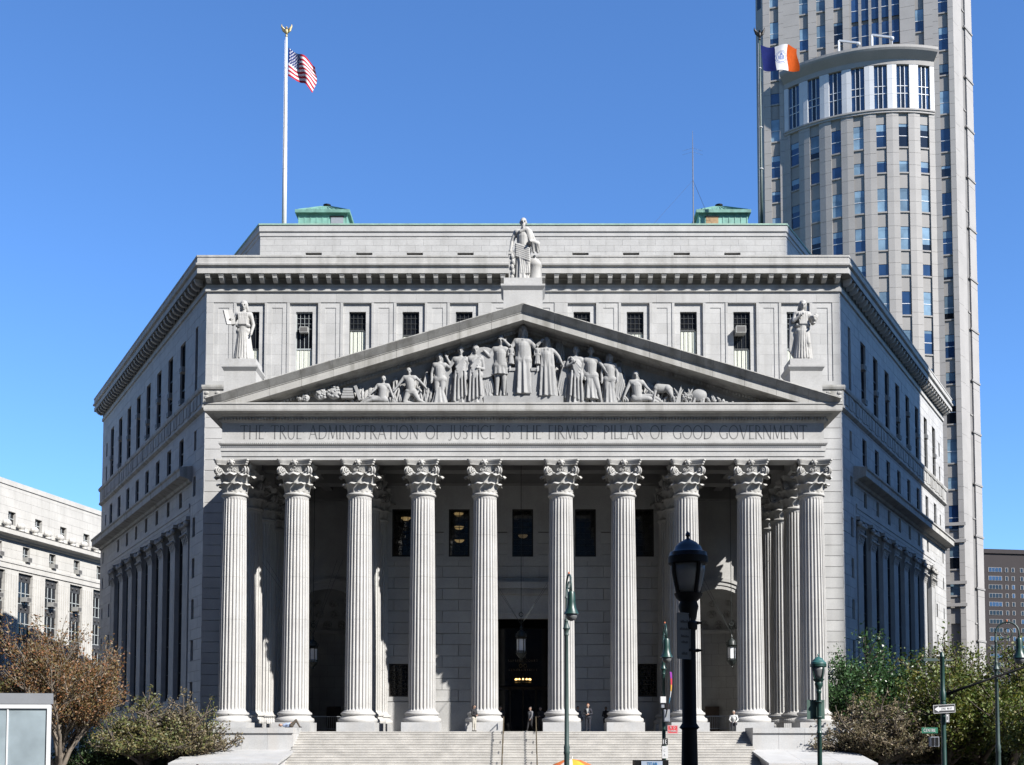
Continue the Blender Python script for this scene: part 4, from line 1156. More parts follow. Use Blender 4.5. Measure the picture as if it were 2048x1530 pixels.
relief(1152, 695, dict(elr=(.15,-.03,.66), har=(.05,-.1,.70)), robe=R_, extra=toga, flip=True)
relief(1182, 696, robe=(.1,.5,.13,.085,9,.2,17), pose=dict(elr=(.2,-.02,.66), har=(.26,-.05,.56), knl=(-.02,-.03,.28), anl=(.02,0,.045), anr=(.18,0,.045), knr=(.12,-.03,.28)))
relief(1219, 710, dict(), robe=(.0,.42,.13,.08,9,.2,27), extra=drape, hair=1.1)
relief(1275, 740, dict(SIT), h=3.5, flip=True, hair=1.2, female=True)
BEND = dict(pelvis=(0,0,.36), chest=(-.2,0,.36), neck=(-.30,0,.30), head=(-.37,-.01,.26), shl=(-.26,-.05,.34), shr=(-.24,.04,.36), ell=(-.28,-.06,.2), hal=(-.30,-.08,.08), elr=(-.2,.02,.2), har=(-.24,0,.08), hil=(-.0,-.04,.34), hir=(.04,.04,.34), knl=(.08,-.05,.2), knr=(.14,.03,.19), anl=(.1,-.02,.04), anr=(.2,.02,.04))
relief(1335, 760, BEND, h=3.1)
bgd = MB()   # low carved drapery and foliage that ties the groups together
rg = random.Random(21)
for px in range(700, 1420, 7):
    lim = rake_z(at(px, 790, 77).x)-1.65
    top = min(lim, 25.3+(lim-25.3)*rg.uniform(.45, .95)); X = at(px, 790, 76.6).x
    bgd.ball((X, 76.5, (25.3+top)/2), .30, rg.uniform(.08, .26), max(.15, (top-25.3)/2), n=9, k=7)
    for q in range(3):
        xx = X+rg.uniform(-.3, .3); hh = (top-25.3)*rg.uniform(.5, .95); cv = rg.uniform(-.45, .45)
        bgd.tube([(xx, 76.22, 25.32), (xx+cv*.4, 76.14+rg.uniform(-.1, .1), 25.32+hh*.35), (xx+cv, 76.2, 25.32+hh*.7), (xx+cv*.7, 76.4, 25.32+hh)], [.10, .085, .07, .03], 6)
bgd.build('carved_ground', granite_relief, ped, smooth=True)

# ------------------------------------------------------------------ people
skin = mat('skin', (.42, .26, .19), .6, .05, 3); skin2 = mat('skin_dark', (.12, .07, .05), .6, .05, 3)
hair_d = mat('hair_dark', (.02, .016, .014), .6, .1, 8); hair_g = mat('hair_grey', (.3, .29, .27), .6, .1, 8); hair_r = mat('hair_auburn', (.25, .09, .03), .6, .1, 8)
cl_black = mat('cloth_black', (.012, .012, .015), .85, .2, 5); cl_navy = mat('cloth_navy', (.015, .017, .028), .85, .2, 5); cl_white = mat('cloth_white', (.62, .62, .60), .85, .1, 5)
cl_grey = mat('cloth_grey', (.16, .16, .17), .85, .15, 5); cl_blue = mat('cloth_pale_blue', (.35, .42, .58), .85, .1, 5); cl_brown = mat('cloth_brown', (.09, .07, .05), .85, .1, 5); leather = mat('shoe_leather', (.015, .012, .01), .5, .1, 5)
cl_khaki = mat('cloth_cream', (.52, .49, .42), .85, .1, 5)
def person(label, loc, rz, h, mats, pose=None, hair=1.0, robe=None, female=False, extra=None, group='people on the steps'):
    """mats: skin, hair, top, trousers, shoes"""
    ms = [mats[0], mats[1], mats[2], mats[3], mats[4]]
    me = body(h, pose, robe, None, hair, False, (0, 1, 2, 2, 0, 3, 4), female, extra, 'person', ms, voxel=h/125, smooth_it=1, slim=1.05)
    o = link('person', me, None, T(loc[0], loc[1], loc[2], rz))
    return tag(o, label, 'person', group)
WALK = dict(knl=(-.05,-.08,.29), anl=(-.05,-.13,.06), knr=(.05,.0,.28), anr=(.05,.12,.06), ell=(-.15,.05,.62), hal=(-.14,.02,.48), elr=(.15,-.05,.62), har=(.13,-.12,.50))
HOLD = dict(elr=(.15,-.02,.63), har=(.05,-.13,.62), ell=(-.15,-.02,.63), hal=(-.04,-.13,.60))
q = at(948, 1466, 75.1)
person('woman in black top and cream trousers standing beside a column base on the top step', (q.x, 75.1, FLOOR), .9, 1.72, (skin, hair_d, cl_black, cl_khaki, leather), HOLD, 1.15, female=True)
person('person in dark clothes standing just left of the main doorway', (at(1001,1460,80).x, 80, FLOOR), .4, 1.75, (skin, hair_d, cl_navy, cl_black, leather), HOLD)
def backpack(mb, P, h, cap): cap(Vector((0,.10,.76))*h, Vector((0,.11,.62))*h, .062, .07, 2)
person('walking person in pale shirt and dark shorts in front of the main doorway', (at(1061,1462,77.5).x, 77.5, FLOOR), -.9, 1.66, (skin, hair_d, cl_grey, cl_black, leather), WALK, 1.0, extra=backpack)
person('person in black suit standing in shade at the right of the doorway', (at(1081,1460,82).x, 82, FLOOR), -.5, 1.78, (skin, hair_d, cl_black, cl_black, leather), HOLD)
def bag(mb, P, h, cap): cap(Vector((.17,-.02,.55))*h, Vector((.19,0,.48))*h, .05, .055, 2)
person('man in grey jacket with shoulder bag standing left of the suited man', (at(1156,1462,79).x, 79, FLOOR), .5, 1.74, (skin, hair_d, cl_grey, cl_black, leather), dict(), extra=bag)
person('man in dark suit with open white shirt facing the square', (at(1176,1464,77.2).x, 77.2, FLOOR), -.2, 1.86, (skin, hair_r, cl_navy, cl_navy, leather), HOLD)
mb = MB(); mb.prism([(-.075,1.53),(.075,1.53),(.02,1.18),(-.02,1.18)], -.165, -.15)
sh_ = mb.build('shirt_front', cl_white, None, M=T(at(1176,1464,77.2).x, 77.2, FLOOR, -.2)); pm = [o for o in bpy.data.objects if o.name.startswith('person')][-1]; sh_.parent = pm; sh_.matrix_parent_inverse = wm(pm).inverted()
person('person in black half hidden behind a column to the right of the suited man', (at(1212,1462,78.6).x, 78.6, FLOOR), .3, 1.7, (skin2, hair_d, cl_black, cl_navy, leather), HOLD)
SITP = dict(pelvis=(0,0,.30), chest=(0,-.03,.47), neck=(0,-.04,.60), head=(0,-.06,.69), shl=(-.105,-.03,.57), shr=(.105,-.03,.57), ell=(-.15,-.10,.42), hal=(-.08,-.2,.34), elr=(.15,-.10,.42), har=(.08,-.2,.34), hil=(-.05,0,.28), hir=(.05,0,.28), knl=(-.06,-.24,.30), knr=(.06,-.24,.30), anl=(-.07,-.22,.045), anr=(.07,-.22,.045))
person('grey-haired person in white shirt sitting on the plinth of the second column from the right', (at(1468,1462,75.6).x, 75.62, FLOOR), -.25, 1.78, (skin, hair_g, cl_white, cl_navy, leather), SITP)
LIE = dict(pelvis=(0,0,.09), chest=(-.18,0,.085), neck=(-.30,0,.09), head=(-.385,-.01,.09), shl=(-.26,-.10,.08), shr=(-.26,.10,.08), ell=(-.12,-.13,.12), hal=(-.04,-.05,.17), elr=(-.14,.13,.10), har=(-.05,.04,.17), hil=(0,-.05,.08), hir=(0,.05,.08), knl=(.17,-.05,.27), knr=(.15,.05,.27), anl=(.30,-.05,.05), anr=(.27,.05,.05), fwd=(1,0,0))
person('man in pale blue shirt lying with knees raised on the left cheek wall', (at(583,1456,74.2).x, 74.2, 3.98), 0, 1.78, (skin, hair_r, cl_blue, cl_brown, leather), LIE)
person('pedestrian whose dark-haired head shows at the foot of the left cheek wall', (at(400,1526,65).x, 64.5, .14), .6, 1.72, (skin, hair_d, cl_black, cl_navy, leather), WALK, group='pedestrians on the pavement')
person('pedestrian in blue cap at the kerb below the one-way sign', (at(1916,1524,60).x, 59.5, 0.0), -.6, 1.74, (skin, cl_blue, cl_blue, cl_navy, leather), WALK, group='pedestrians on the pavement')
person('pedestrian with dark hair below the crook lamp at the right edge', (at(2012,1519,58).x, 57.5, 0.0), .2, 1.9, (skin, hair_d, cl_black, cl_navy, leather), dict(), group='pedestrians on the pavement')
# ------------------------------------------------------------------ flagpoles and flags
def eagle(mb, c, s=1):
    x, y, z = c
    mb.lathe([(.02,0),(.10,.05),(.11,.14),(.06,.2),(.05,.3)], 12, (x, y, z)); mb.ball((x, y, z+.5), .17, .15, .26, n=10, k=8); mb.ball((x, y-.05, z+.82), .10, .12, .10, n=8, k=6)
    mb.tube([(x,y-.12,z+.82),(x,y-.24,z+.78)], [.05,.01], 6)
    for k in (-1, 1):
        for i in range(5):
            mb.tube([(x+k*.1, y, z+.42+.05*i), (x+k*(.32+.03*i), y+.03, z+.62+.09*i), (x+k*(.36+.02*i), y+.04, z+.78+.1*i)], [.08,.08,.03], 6)
gold_m = mat('gilded_metal', (.55, .44, .22), .45, .1, 4, metal=.3)
pole_m = mat('flagpole_paint', (.74, .74, .74), .5, .08, 1, streak=.2, dirt=(.5, .42, .36))
cl_flag = {}
for s, lab, top in ((-1, 'tall white flagpole topped by a gilt eagle flying the striped flag', 65.2), (1, 'tall pale flagpole with dark eagle finial in front of the tower', 64.9)):
    o = empty('flagpole', (s*20.6, 98, 45.7), 0, lab, 'flagpole', 'roof flagpoles')
    lean = .0
    mb = MB(); pts = [(s*20.6+.0, 98, 45.7), (s*20.6, 98, 52), (s*20.6, 98, 58), (s*20.6, 98, top-.9)]
    mb.tube(pts, [.21, .19, .15, .085] if s < 0 else [.14, .13, .11, .07], 14); mb.build('pole', pole_m if s < 0 else lamp_green2, o, smooth=True)
    mb = MB()
    for z in (52.5, 56.2, 61.5): mb.lathe([(.21-.008*(z-50), -.04), (.225-.008*(z-50), 0), (.21-.008*(z-50), .04)], 14, (s*20.6, 98, z))
    mb.build('pole_band', pole_m, o)
    mb = MB(); eagle(mb, (s*20.6, 98, top-.9)); mb.build('eagle_finial', gold_m if s < 0 else bronze, o, smooth=True)
    mb = MB(); mb.tube([(s*20.6-.18, 97.9, 46), (s*20.6-.13, 97.9, top-1.2)], .012, 4); mb.build('halyard', white_paint, o)
def cloth_flag(name, origin, w, h, nx, nz, shape, cell_mat, mats, label, cat):
    """a waving cloth, doubled for thickness; each cell takes the colour sewn there"""
    mb = MB(); vs_ = []
    for side in (0, .012):
        for j in range(nz+1):
            for i in range(nx+1):
                p = shape(i/nx, j/nz); vs_.append((origin[0]+p[0], origin[1]+p[1]+side, origin[2]+p[2]))
    k = (nx+1)*(nz+1)
    for side in (0, 1):
        for j in range(nz):
            for i in range(nx):
                a = side*k+j*(nx+1)+i
                mb.f.append((a, a+1, a+nx+2, a+nx+1)); mb.m.append(cell_mat((i+.5)/nx, (j+.5)/nz))
    mb.v = vs_
    me = bpy.data.meshes.new(name); me.from_pydata(mb.v, [], mb.f)
    for m in mats: me.materials.append(m)
    me.polygons.foreach_set('material_index', mb.m); me.polygons.foreach_set('use_smooth', [True]*len(mb.f))
    return tag(link(name, me), label, cat)
f_red = mat('flag_red', (.45, .03, .05), .8, .1, 4, spec=.05); f_white = mat('flag_white', (.72, .72, .74), .8, .05, 4, spec=.05); f_blue = mat('flag_blue', (.02, .035, .16), .8, .1, 4, spec=.05); f_orange = mat('flag_orange', (.50, .085, .012), .8, .1, 4, spec=.05); f_navy = mat('flag_navy', (.010, .018, .115), .8, .1, 4, spec=.05)
a0 = at(583, 95, 98)
def us_shape(u, v):   # v from the top
    x = 2.75*u*.88; z = -4.1*.0-v*2.55*(1-.12*u)-1.55*u-.18*sin(u*7+v)*u
    return (x+.12*sin(v*6+u*5)*u-.2*v*u, .35*sin(u*9-v*2.2)*u**.6, z)
def us_cell(u, v):
    if u < .42 and v < 7/13:
        gx, gy = u/.42*11, v/(7/13)*9
        if (int(gx)+int(gy)) % 2 == 1 and 0 < int(gx) < 11: return 2 if ((gx % 1-.5)**2+(gy % 1-.5)**2 > .16) else 1
        return 2
    return 0 if int(v*13) % 2 == 0 else 1
cloth_flag('flag', (-20.42, 98, a0.z), 2.7, 2.5, 66, 65, us_shape, us_cell, [f_red, f_white, f_blue], 'red, white and blue stars-and-stripes flag waving from the left flagpole', 'flag')
c0 = at(1533, 90, 98)
def nyc_shape(u, v):
    return (3.3*u+.22*v*(1-u)+.10*sin(v*5+u*4)*u, .3*sin(u*8+v*1.5)*u**.5, -.18*u*(1-v)-v*(2.25+.1*u)-.10*sin(u*6.3))
def nyc_cell(u, v):
    if u < .36: return 0
    if u > .70: return 2
    d = math.hypot((u-.53)*3.3, (v-.5)*2.25)
    if .42 < d < .47 or .54 < d < .58: return 3
    if d < .36:
        x, z = (u-.53)*3.3, (v-.5)*2.25
        if abs(x) < .14 and -.2 < z < .24 and (abs(x) > .08 or (int((z+1)*16) % 2)): return 3
        if .18 < abs(x) < .27 and -.12 < z < .22: return 3
        if z < -.22 and abs(x) < .1: return 3
    return 1
cloth_flag('flag', (20.68, 98, c0.z), 3.3, 2.2, 96, 66, nyc_shape, nyc_cell, [f_navy, f_white, f_orange, mat('flag_seal_blue', (.10, .16, .42), .8, .1, 4)], 'blue, white and orange city flag with a round seal on the right flagpole', 'flag')
# roof antenna with guy wires
o = empty('roof_antenna', (15, 100, 45.8), 0, 'thin roof antenna mast with guy wires beside the right copper penthouse', 'antenna')
mb = MB(); mb.tube([(15,100,45.8),(15,100,54.5),(15,100,57.0)], [.06,.045,.012], 6)
for z in (55.0, 55.35): mb.tube([(14.1,100.2,z-.1),(15,100,z+.08),(15.9,100.2,z-.1)], .008, 4)
mb.build('mast', mat('antenna_grey', (.2, .2, .22), .5, .1, 4), o)
mb = MB()
for q in ((10.2, 96, 45.8), (19, 104, 45.8), (16, 95, 45.8)): mb.tube([(15,100,52.5), q], .008, 4)
mb.build('guy_wires', bronze, o)
# ------------------------------------------------------------------ air conditioners in the windows
def ac_unit(wall, u, z, d, label, w=.62, hh=.42, dp=.55, group='window air conditioners'):
    c = wall.p(u, d, z); o = empty('air_conditioner', c, 0, label, 'air conditioner', group)
    mb = MB(); wall.box(mb, u-w/2, u+w/2, d-dp, d, z, z+hh); mb.build('casing', ac_m, o)
    mb = MB(); wall.box(mb, u-w/2+.05, u+w/2-.05, d-dp-.006, d-dp-.001, z+.05, z+hh-.05); mb.build('grille', ac_grille, o)
    return o
ac_unit(FRONT, bays[1]-.0, 35.2, .38, 'pale air conditioner high in the second upper window from the left', .66, .45, .4)
ac_unit(FRONT, bays[8]-.18, 35.0, .38, 'grey air conditioner jutting from the second upper window from the right', .78, .55, .9)
rg = random.Random(8)
names = ['nearest', 'second', 'third', 'fourth', 'fifth', 'sixth', 'seventh', 'eighth']
for w, side in ((LEFT, 'left'), (RIGHT, 'right')):
    for i, u in enumerate(bayu):
        z = [34.0, 32.9, 33.6, 32.7, 34.3, 33.2, 34.1, 33.0][i]+(0 if side == 'left' else .2)
        ac_unit(w, u, z, .35, f'air conditioner halfway up the {names[i]} tall upper window of the {side} flank', .75, .45, .56)
        if i in (0, 1, 2, 3, 6) and side == 'left' or i in (0, 3, 4) and side == 'right':
            ac_unit(w, u, 31.25, .35, f'air conditioner at the foot of the {names[i]} tall upper window of the {side} flank', .75, .45, .6)
# ------------------------------------------------------------------ hanging lanterns under the portico
lan_glass = mat('lantern_glass', (.95, .97, 1.0), .35, .08, 5)
iron_m = mat('lantern_iron', (.02, .028, .026), .5, .15, 6)
def lantern(x, y, zt, label, ring=True):
    o = empty('hanging_lantern', (x, y, zt-2.45), 0, label, 'lantern', 'portico lanterns')
    z0 = zt-2.45
    mb = MB(); mb.lathe([(.30,z0+.55),(.30,z0+1.55)], 6, (x, y, 0)); mb.build('glass', lan_glass, o)
    mb = MB()
    for i in range(6):
        a = i*PI/3; mb.tube([(x+.33*cos(a), y+.33*sin(a), z0+.5), (x+.33*cos(a), y+.33*sin(a), z0+1.6)], .028, 5)
    for z in (.5, .62, 1.5, 1.62): mb.lathe([(.34,z0+z),(.38,z0+z+.03),(.34,z0+z+.06)], 12, (x, y, 0))
    mb.lathe([(.36,z0+1.66),(.33,z0+1.85),(.24,z0+2.02),(.10,z0+2.12),(.06,z0+2.2),(.10,z0+2.26),(.02,z0+2.45)], 12, (x, y, 0))
    mb.lathe([(.34,z0+.5),(.28,z0+.36),(.16,z0+.22),(.06,z0+.14),(.09,z0+.08),(.01,z0)], 12, (x, y, 0))
    for i in range(6):
        a = i*PI/3; mb.tube([(x+.36*cos(a),y+.36*sin(a),z0+1.62),(x+.40*cos(a),y+.40*sin(a),z0+1.78),(x+.34*cos(a),y+.34*sin(a),z0+1.9)], .02, 5)
    mb.build('cage', iron_m, o, smooth=40)
    mb = MB(); mb.tube([(x, y, zt), (x, y, 22.9)], .022, 5)
    mb.tube([(x+.14*cos(a), y, zt+.75+.14*sin(a)) for a in [2*PI*i/14 for i in range(15)]], .03, 6)
    mb.build('chain', iron_m, o)
    mb = MB()
    for dx in (-3.2, -2.9, 3.0, 3.3) if abs(x) < 1 else (-3.4, -3.0, 2.0, 2.4): mb.tube([(x, y, zt+.05), (x+dx, y+(3 if abs(x) < 1 else -2), zt+5.2)], .010, 4)
    mb.build('stay_wires', iron_m, o)
lantern(-.13, 80, 11.1, 'hexagonal iron lantern hanging before the main doorway')
lantern(-15.2, 84, 10.75, 'iron lantern hanging in the dark left bay of the portico')
lantern(15.1, 84, 10.85, 'iron lantern hanging before the coffered niche in the right bay')
# barricades and rails
steel = mat('galvanised_steel', (.38, .40, .42), .45, .15, 5, metal=.5)
def barricade(x, y, rz, label):
    o = empty('crowd_barrier', (x, y, FLOOR), rz, label, 'barrier', 'crowd barriers')
    M = T(x, y, FLOOR, rz)
    mb = MB(); mb.tube([(-1.1,0,.05),(-1.1,0,.95),(-1.0,0,1.05),(1.0,0,1.05),(1.1,0,.95),(1.1,0,.05)], .022, 6); mb.tube([(-1.1,0,.2),(1.1,0,.2)], .018, 5)
    f = MB(); f.merge(mb, M); f.build('frame', steel, o)
    mb = MB()
    for i in range(15): mb.tube([(-1.0+i*.143,0,.2),(-1.0+i*.143,0,1.05)], .009, 4)
    f = MB(); f.merge(mb, M); f.build('bars', steel, o)
    for s in (-.9, .9):
        f = MB(); g = MB(); g.box(s-.03, s+.03, -.28, .28, 0, .05); f.merge(g, M); f.build('foot', steel, o)
barricade(at(1420,1450,79).x, 79, .15, 'steel crowd barrier between the columns left of the sitting person')
barricade(at(1448,1450,78).x, 78.2, -.1, 'steel crowd barrier close behind the sitting person')
barricade(at(516,1450,78).x, 78.5, .05, 'steel crowd barrier between the two leftmost columns')
barricade(at(648,1450,79).x, 79.5, .3, 'steel crowd barrier between the second and third columns from the left')
barricade(at(1560,1450,79).x, 78.6, 0, 'steel crowd barrier between the two rightmost columns')
brass = mat('worn_brass', (.20, .16, .10), .45, .2, 4, metal=.6)
for px, lab in ((1007, 'left brass handrail running down the middle of the stairs'), (1072, 'right brass handrail running down the middle of the stairs')):
    x = at(px, 1460, 74.5).x
    o = empty('handrail', (x, 75.1, FLOOR), 0, lab, 'handrail', 'stair handrails')
    def zs_(y): return FLOOR-RISE*max(0, (75.3-y)/RUN)
    mb = MB(); mb.tube([(x, 75.4, FLOOR+.55), (x, 75.4, FLOOR+.92), (x, 75.0, FLOOR+.94), (x, 67.2, zs_(67.2)+1.0), (x, 66.9, zs_(67.2)+.95), (x, 66.9, zs_(67.2)+.5)], .035, 8); mb.build('rail', brass, o, smooth=True)
    for k in range(6):
        y = 74.85-k*1.5; mb = MB(); mb.tube([(x, y, zs_(y)-.05), (x, y, zs_(y)+.96)], .025, 6); mb.build('post', brass, o)
# ------------------------------------------------------------------ office tower behind, right
t_panel = mat('tower_panel', (.375, .355, .33), .75, .06, .4, fine=.04, obj_rand=.04)
t_panel2 = mat('tower_spandrel', (.31, .295, .275), .75, .06, .4, fine=.04)
t_white = mat('tower_white_panel', (.62, .63, .64), .6, .05, .4)
t_joint = mat('tower_joint', (.22, .21, .20), .85, .1, 1)
mullion = mat('mullion_white', (.66, .68, .70), .5, .05, 3)
PR = Vector((67.3, 176.0)); TD = Vector((-.959, .284)); TN = Vector((.284, .959))   # along the front to the left; into the tower
TW = Wall(PR.x, PR.y, TD.x, TD.y, TN.x, TN.y)
tower = empty('office_tower', (52, 184, 0), 0, 'tall beige stone office tower with bowed bay of windows behind the courthouse', 'tower')
TH_ = 136.0
rgt = random.Random(17)
def twin(wall, u0, u1, z0, z1, d, parent, g=None, split=True, lower=None):
    mb = MB(); wall.box(mb, u0, u1, d, d+.06, z0, z1, 0)
    zs = z0+(z1-z0)*.48
    if split and z1-z0 > 2.4: wall.box(mb, u0, u1, d-.05, d-.002, zs-.05, zs+.05, 1)
    r = rgt.random()
    glass = g or (glass_blue if r < .45 else glass_pale if r < .8 else glass_dark)
    o = mb.build('window', [glass, mullion], parent)
    if r > .2 and not g:   # a blind drawn part of the way down
        b = MB(); k = rgt.choice((.12, .25, .5, .52, .3, .75)); wall.box(b, u0+.05, u1-.05, d-.015, d-.003, z1-(z1-z0)*k, z1-.05)
        b.build('blind', glass_pale, o)
    return o
def rows():
    out = []; k = 0
    while True:
        z = 98.3-16.4*k
        for top, h in ((z, 3.65), (z-5.95, 1.75), (z-10.3, 3.65)):
            if top-h < 24: return out
            out.append((top-h, top))
        k += 1
ROWS = rows()
UP = [(98.3+16.4-5.95-1.75, 98.3+16.4-5.95), (98.3+16.4-3.65, 98.3+16.4), (98.3+16.4-10.3-3.65, 98.3+16.4-10.3), (98.3+32.8-10.3-3.65, 98.3+32.8-10.3), (98.3+32.8-5.95-1.75, 98.3+32.8-5.95)]
# body
body_pts = [(PR+TD*29.2), PR, PR+Vector((.66, .75))*8.0, PR+Vector((.66, .75))*8.0+TN*26, PR+TD*31.2+TN*30, PR+TD*29.2+Vector((-.5, .866))*1.7]
b = MB(); hex_prism(b, [(p.x+TN.x*.6, p.y+TN.y*.6) for p in body_pts], -2, TH_)
core_t = b.build('tower_wall', t_joint, tower)
def panels(wall, u0, u1, z0, z1, parent, name='wall_panel', d0=0, d1=.6, ch=1.95, m=t_panel, g=.035):
    mb = MB(); z = z0
    while z < z1-.05:
        e = min(z+ch, z1); wall.box(mb, u0, u1, d0, d1, z+g, e); z = e
    return mb.build(name, m, parent)
def strip(wall, u0, u1, rws, z0, z1, parent, d=.35, full=False):
    """a column of windows with recessed spandrels"""
    rws = sorted([r for r in rws if r[0] >= z0 and r[1] <= z1])
    z = z0
    for a, b_ in rws+[(z1, z1)]:
        if a-z > .1:
            mb = MB(); wall.box(mb, u0, u1, d, d+.3, z+.03, a-.03)
            if a < z1: wall.box(mb, u0-.0, u1+.0, d-.16, d, a-.28, a-.05)
            mb.build('spandrel', t_panel2, parent)
        if a < z1: twin(wall, u0, u1, a, b_, d+.06, parent)
        z = b_
# flat front left and right of the bow, and above it
allr = ROWS+UP
panels(TW, -.0, .75, 0, TH_, tower); strip(TW, .75, 2.15, [(a-.6, b_-.6) for a, b_ in allr], 20, TH_, tower)
panels(TW, 2.15, 3.0, 0, TH_, tower); 
panels(TW, 25.9, 26.7, 0, TH_, tower); strip(TW, 26.7, 28.1, [(a-1.2, b_-1.2) for a, b_ in allr], 20, TH_, tower); panels(TW, 28.1, 29.2, 0, TH_, tower)
u = 3.0
upc = [(3.0, 'p'), (4.3, 'w'), (5.6, 'p'), (7.9, 'g'), (15.6, 'p'), (16.6, 'w'), (18.0, 'p'), (19.3, 'w'), (20.7, 'p'), (22.0, 'w'), (23.4, 'p'), (25.9, 'e')]
for (a, k), (b_, _) in zip(upc[:-1], upc[1:]):
    if k == 'p': panels(TW, a, b_, 108.5, TH_, tower)
    elif k == 'w': strip(TW, a, b_, [(x+3, y+3) for x, y in UP], 108.5, TH_, tower)
    else:
        n = 5
        for i in range(n):
            uu = a+(b_-a)*i/n; z = 108.6
            while z < TH_-4:
                twin(TW, uu+.1, a+(b_-a)*(i+1)/n-.35, z, z+3.7, .4, tower, glass_blue); z += 4.4
            panels(TW, a+(b_-a)*(i+1)/n-.35, a+(b_-a)*(i+1)/n+.1, 108.5, TH_, tower, d0=.2, m=t_panel2)
# chamfered faces
CR = Wall(PR.x, PR.y, .66, .75, -.75, .66)
panels(CR, .05, 2.0, 0, TH_, tower, ch=4.1)
zz = 6
k = 0
panels(CR, 2.0, 4.3, 0, TH_, tower, d0=.25, ch=4.1); panels(CR, 5.2, 8.0, 0, TH_, tower, ch=8.2)
strip(CR, 4.3, 5.2, [(z, z+3.4) for z in [20.5+16.4*i for i in range(7)]], 0, TH_, tower, d=.3)
mb = MB()
for i in range(14):
    mb = MB(); CR.box(mb, 4.6, 8.03, -.12, .1, 17.5+8.2*i, 17.8+8.2*i); mb.build('string_course', t_panel2, tower)
CLw = Wall((PR+TD*29.2).x, (PR+TD*29.2).y, -.5, .866, .866, .5)
panels(CLw, 0, 1.7, 0, TH_, tower, ch=4.1)
for i in range(7): twin(CLw, .4, 1.3, 24+16.4*i, 28+16.4*i, -.02, tower, glass_dark)
# bow: seven facets on an arc
c0, c1, sag, NB = 3.0, 25.9, 3.2, 7
ch_ = c1-c0; Rb = (ch_**2/4+sag**2)/(2*sag); mid = (c0+c1)/2
half = math.asin(ch_/2/Rb)
def bowpt(t, off=0):
    a = -half+2*half*t; u = mid+(Rb+off)*math.sin(a); d = (Rb-sag)-(Rb+off)*math.cos(a)
    return Vector(TW.p(u, d, 0)[:2])
bow = MB(); pts = [bowpt(i/NB) for i in range(NB+1)]
inner = [TW.p(c1, 1, 0)[:2], TW.p(c0, 1, 0)[:2]]
ip = [bowpt(i/NB, -.55) for i in range(NB+1)]
hex_prism(bow, [(p.x, p.y) for p in ip]+inner, 0, 109.5)
bow_o = bow.build('bow_wall', t_joint, tower)
ROWSB = ROWS
for i in range(NB):
    A, B = pts[i], pts[i+1]; L = (B-A).length; t = (B-A)/L
    n_ = Vector((t.y, -t.x)); 
    if n_.dot(TN) < 0: n_ = -n_
    fw_ = Wall(A.x, A.y, t.x, t.y, n_.x, n_.y)
    panels(fw_, 0, .95, 0, 100, bow_o, 'bow_pier', 0, .5); panels(fw_, L-.95, L, 0, 100, bow_o, 'bow_pier', 0, .5)
    strip(fw_, .95, L-.95, [r for r in ROWSB], 20, 100, bow_o, d=.22)
    # glazed crown storey with white piers
    panels(fw_, 0, .72, 100.6, 107.7, bow_o, 'crown_pier', -.1, .5, 2.4, t_white, .02); panels(fw_, L-.72, L, 100.6, 107.7, bow_o, 'crown_pier', -.1, .5, 2.4, t_white, .02)
    for k in range(3):
        a = .72+(L-1.44)*k/3; bb = .72+(L-1.44)*(k+1)/3
        mb = MB(); fw_.box(mb, a+.05, bb-.05, .2, .25, 100.7, 107.6, 0); fw_.box(mb, bb-.05, bb+.05, .08, .26, 100.7, 107.6, 1)
        for z in (103.2, 104.4): fw_.box(mb, a+.05, bb-.05, .12, .199, z-.05, z+.05, 1)
        mb.build('window', [glass_blue if k != 1 else glass_dark, mullion], bow_o)
cp = MB(); P2 = [(bowpt(i/28).x, bowpt(i/28).y) for i in range(29)]
dirr = P2[::-1] if False else P2
def sweep_out(mb, path, prof):
    a = MB(); a.sweep(path, prof)
    # outward must face the camera side
    m0 = Vector((a.v[0][0], a.v[0][1])); mb.sweep(path, prof)
tmp = MB(); tmp.sweep(P2, [(0, 0), (1, 0)])
outw = (Vector(tmp.v[29][:2])-Vector(tmp.v[28][:2])).dot(TN) < 0
P3 = P2 if outw else P2[::-1]
cp.sweep(P3, [(-.4,99.95),(.12,100.0),(.12,100.3),(.25,100.35),(.25,100.6),(-.4,100.62)])
cp.build('sill_band', t_panel, bow_o)
cp = MB(); cp.sweep(P3, [(-.4,107.7),(.1,107.75),(.15,108.5),(.8,109.1),(1.2,109.5),(1.35,109.8),(1.35,110.2),(-.4,110.25)])
cp.build('bow_cornice', t_panel, bow_o)
# window washing davits on the bow's roof
for ti, nm in ((.38, 'white roof davit near the left of the bow terrace'), (.60, 'white roof davit in the middle of the bow terrace')):
    p = bowpt(1-ti, -1.0); o = empty('roof_davit', (p.x, p.y, 109.5), 0, nm, 'davit', 'roof davits')
    mb = MB(); mb.bar((p.x,p.y,109.5),(p.x,p.y,114.2),.3,.3); mb.build('davit_post', mullion, o)
    mb = MB(); mb.bar((p.x,p.y,114.2),(p.x+2.8,p.y-1,113.2),.28,.28); mb.ball((p.x+2.8,p.y-1,113.0),.35,n=8,k=6); mb.build('davit_arm', mullion, o)
    mb = MB(); mb.bar((p.x+2.8,p.y-1,113.0),(p.x+3.2,p.y-.5,109.6),.12,.12); mb.build('davit_brace', mullion, o)
# base mouldings
mb = MB()
for z in (22.6, 26.0, 32.4, 35.0):
    mb = MB(); TW.box(mb, -.2, 3.2, -.2, 0, z, z+.5); mb.build('base_moulding', t_panel, tower)

tower.location.z += .9
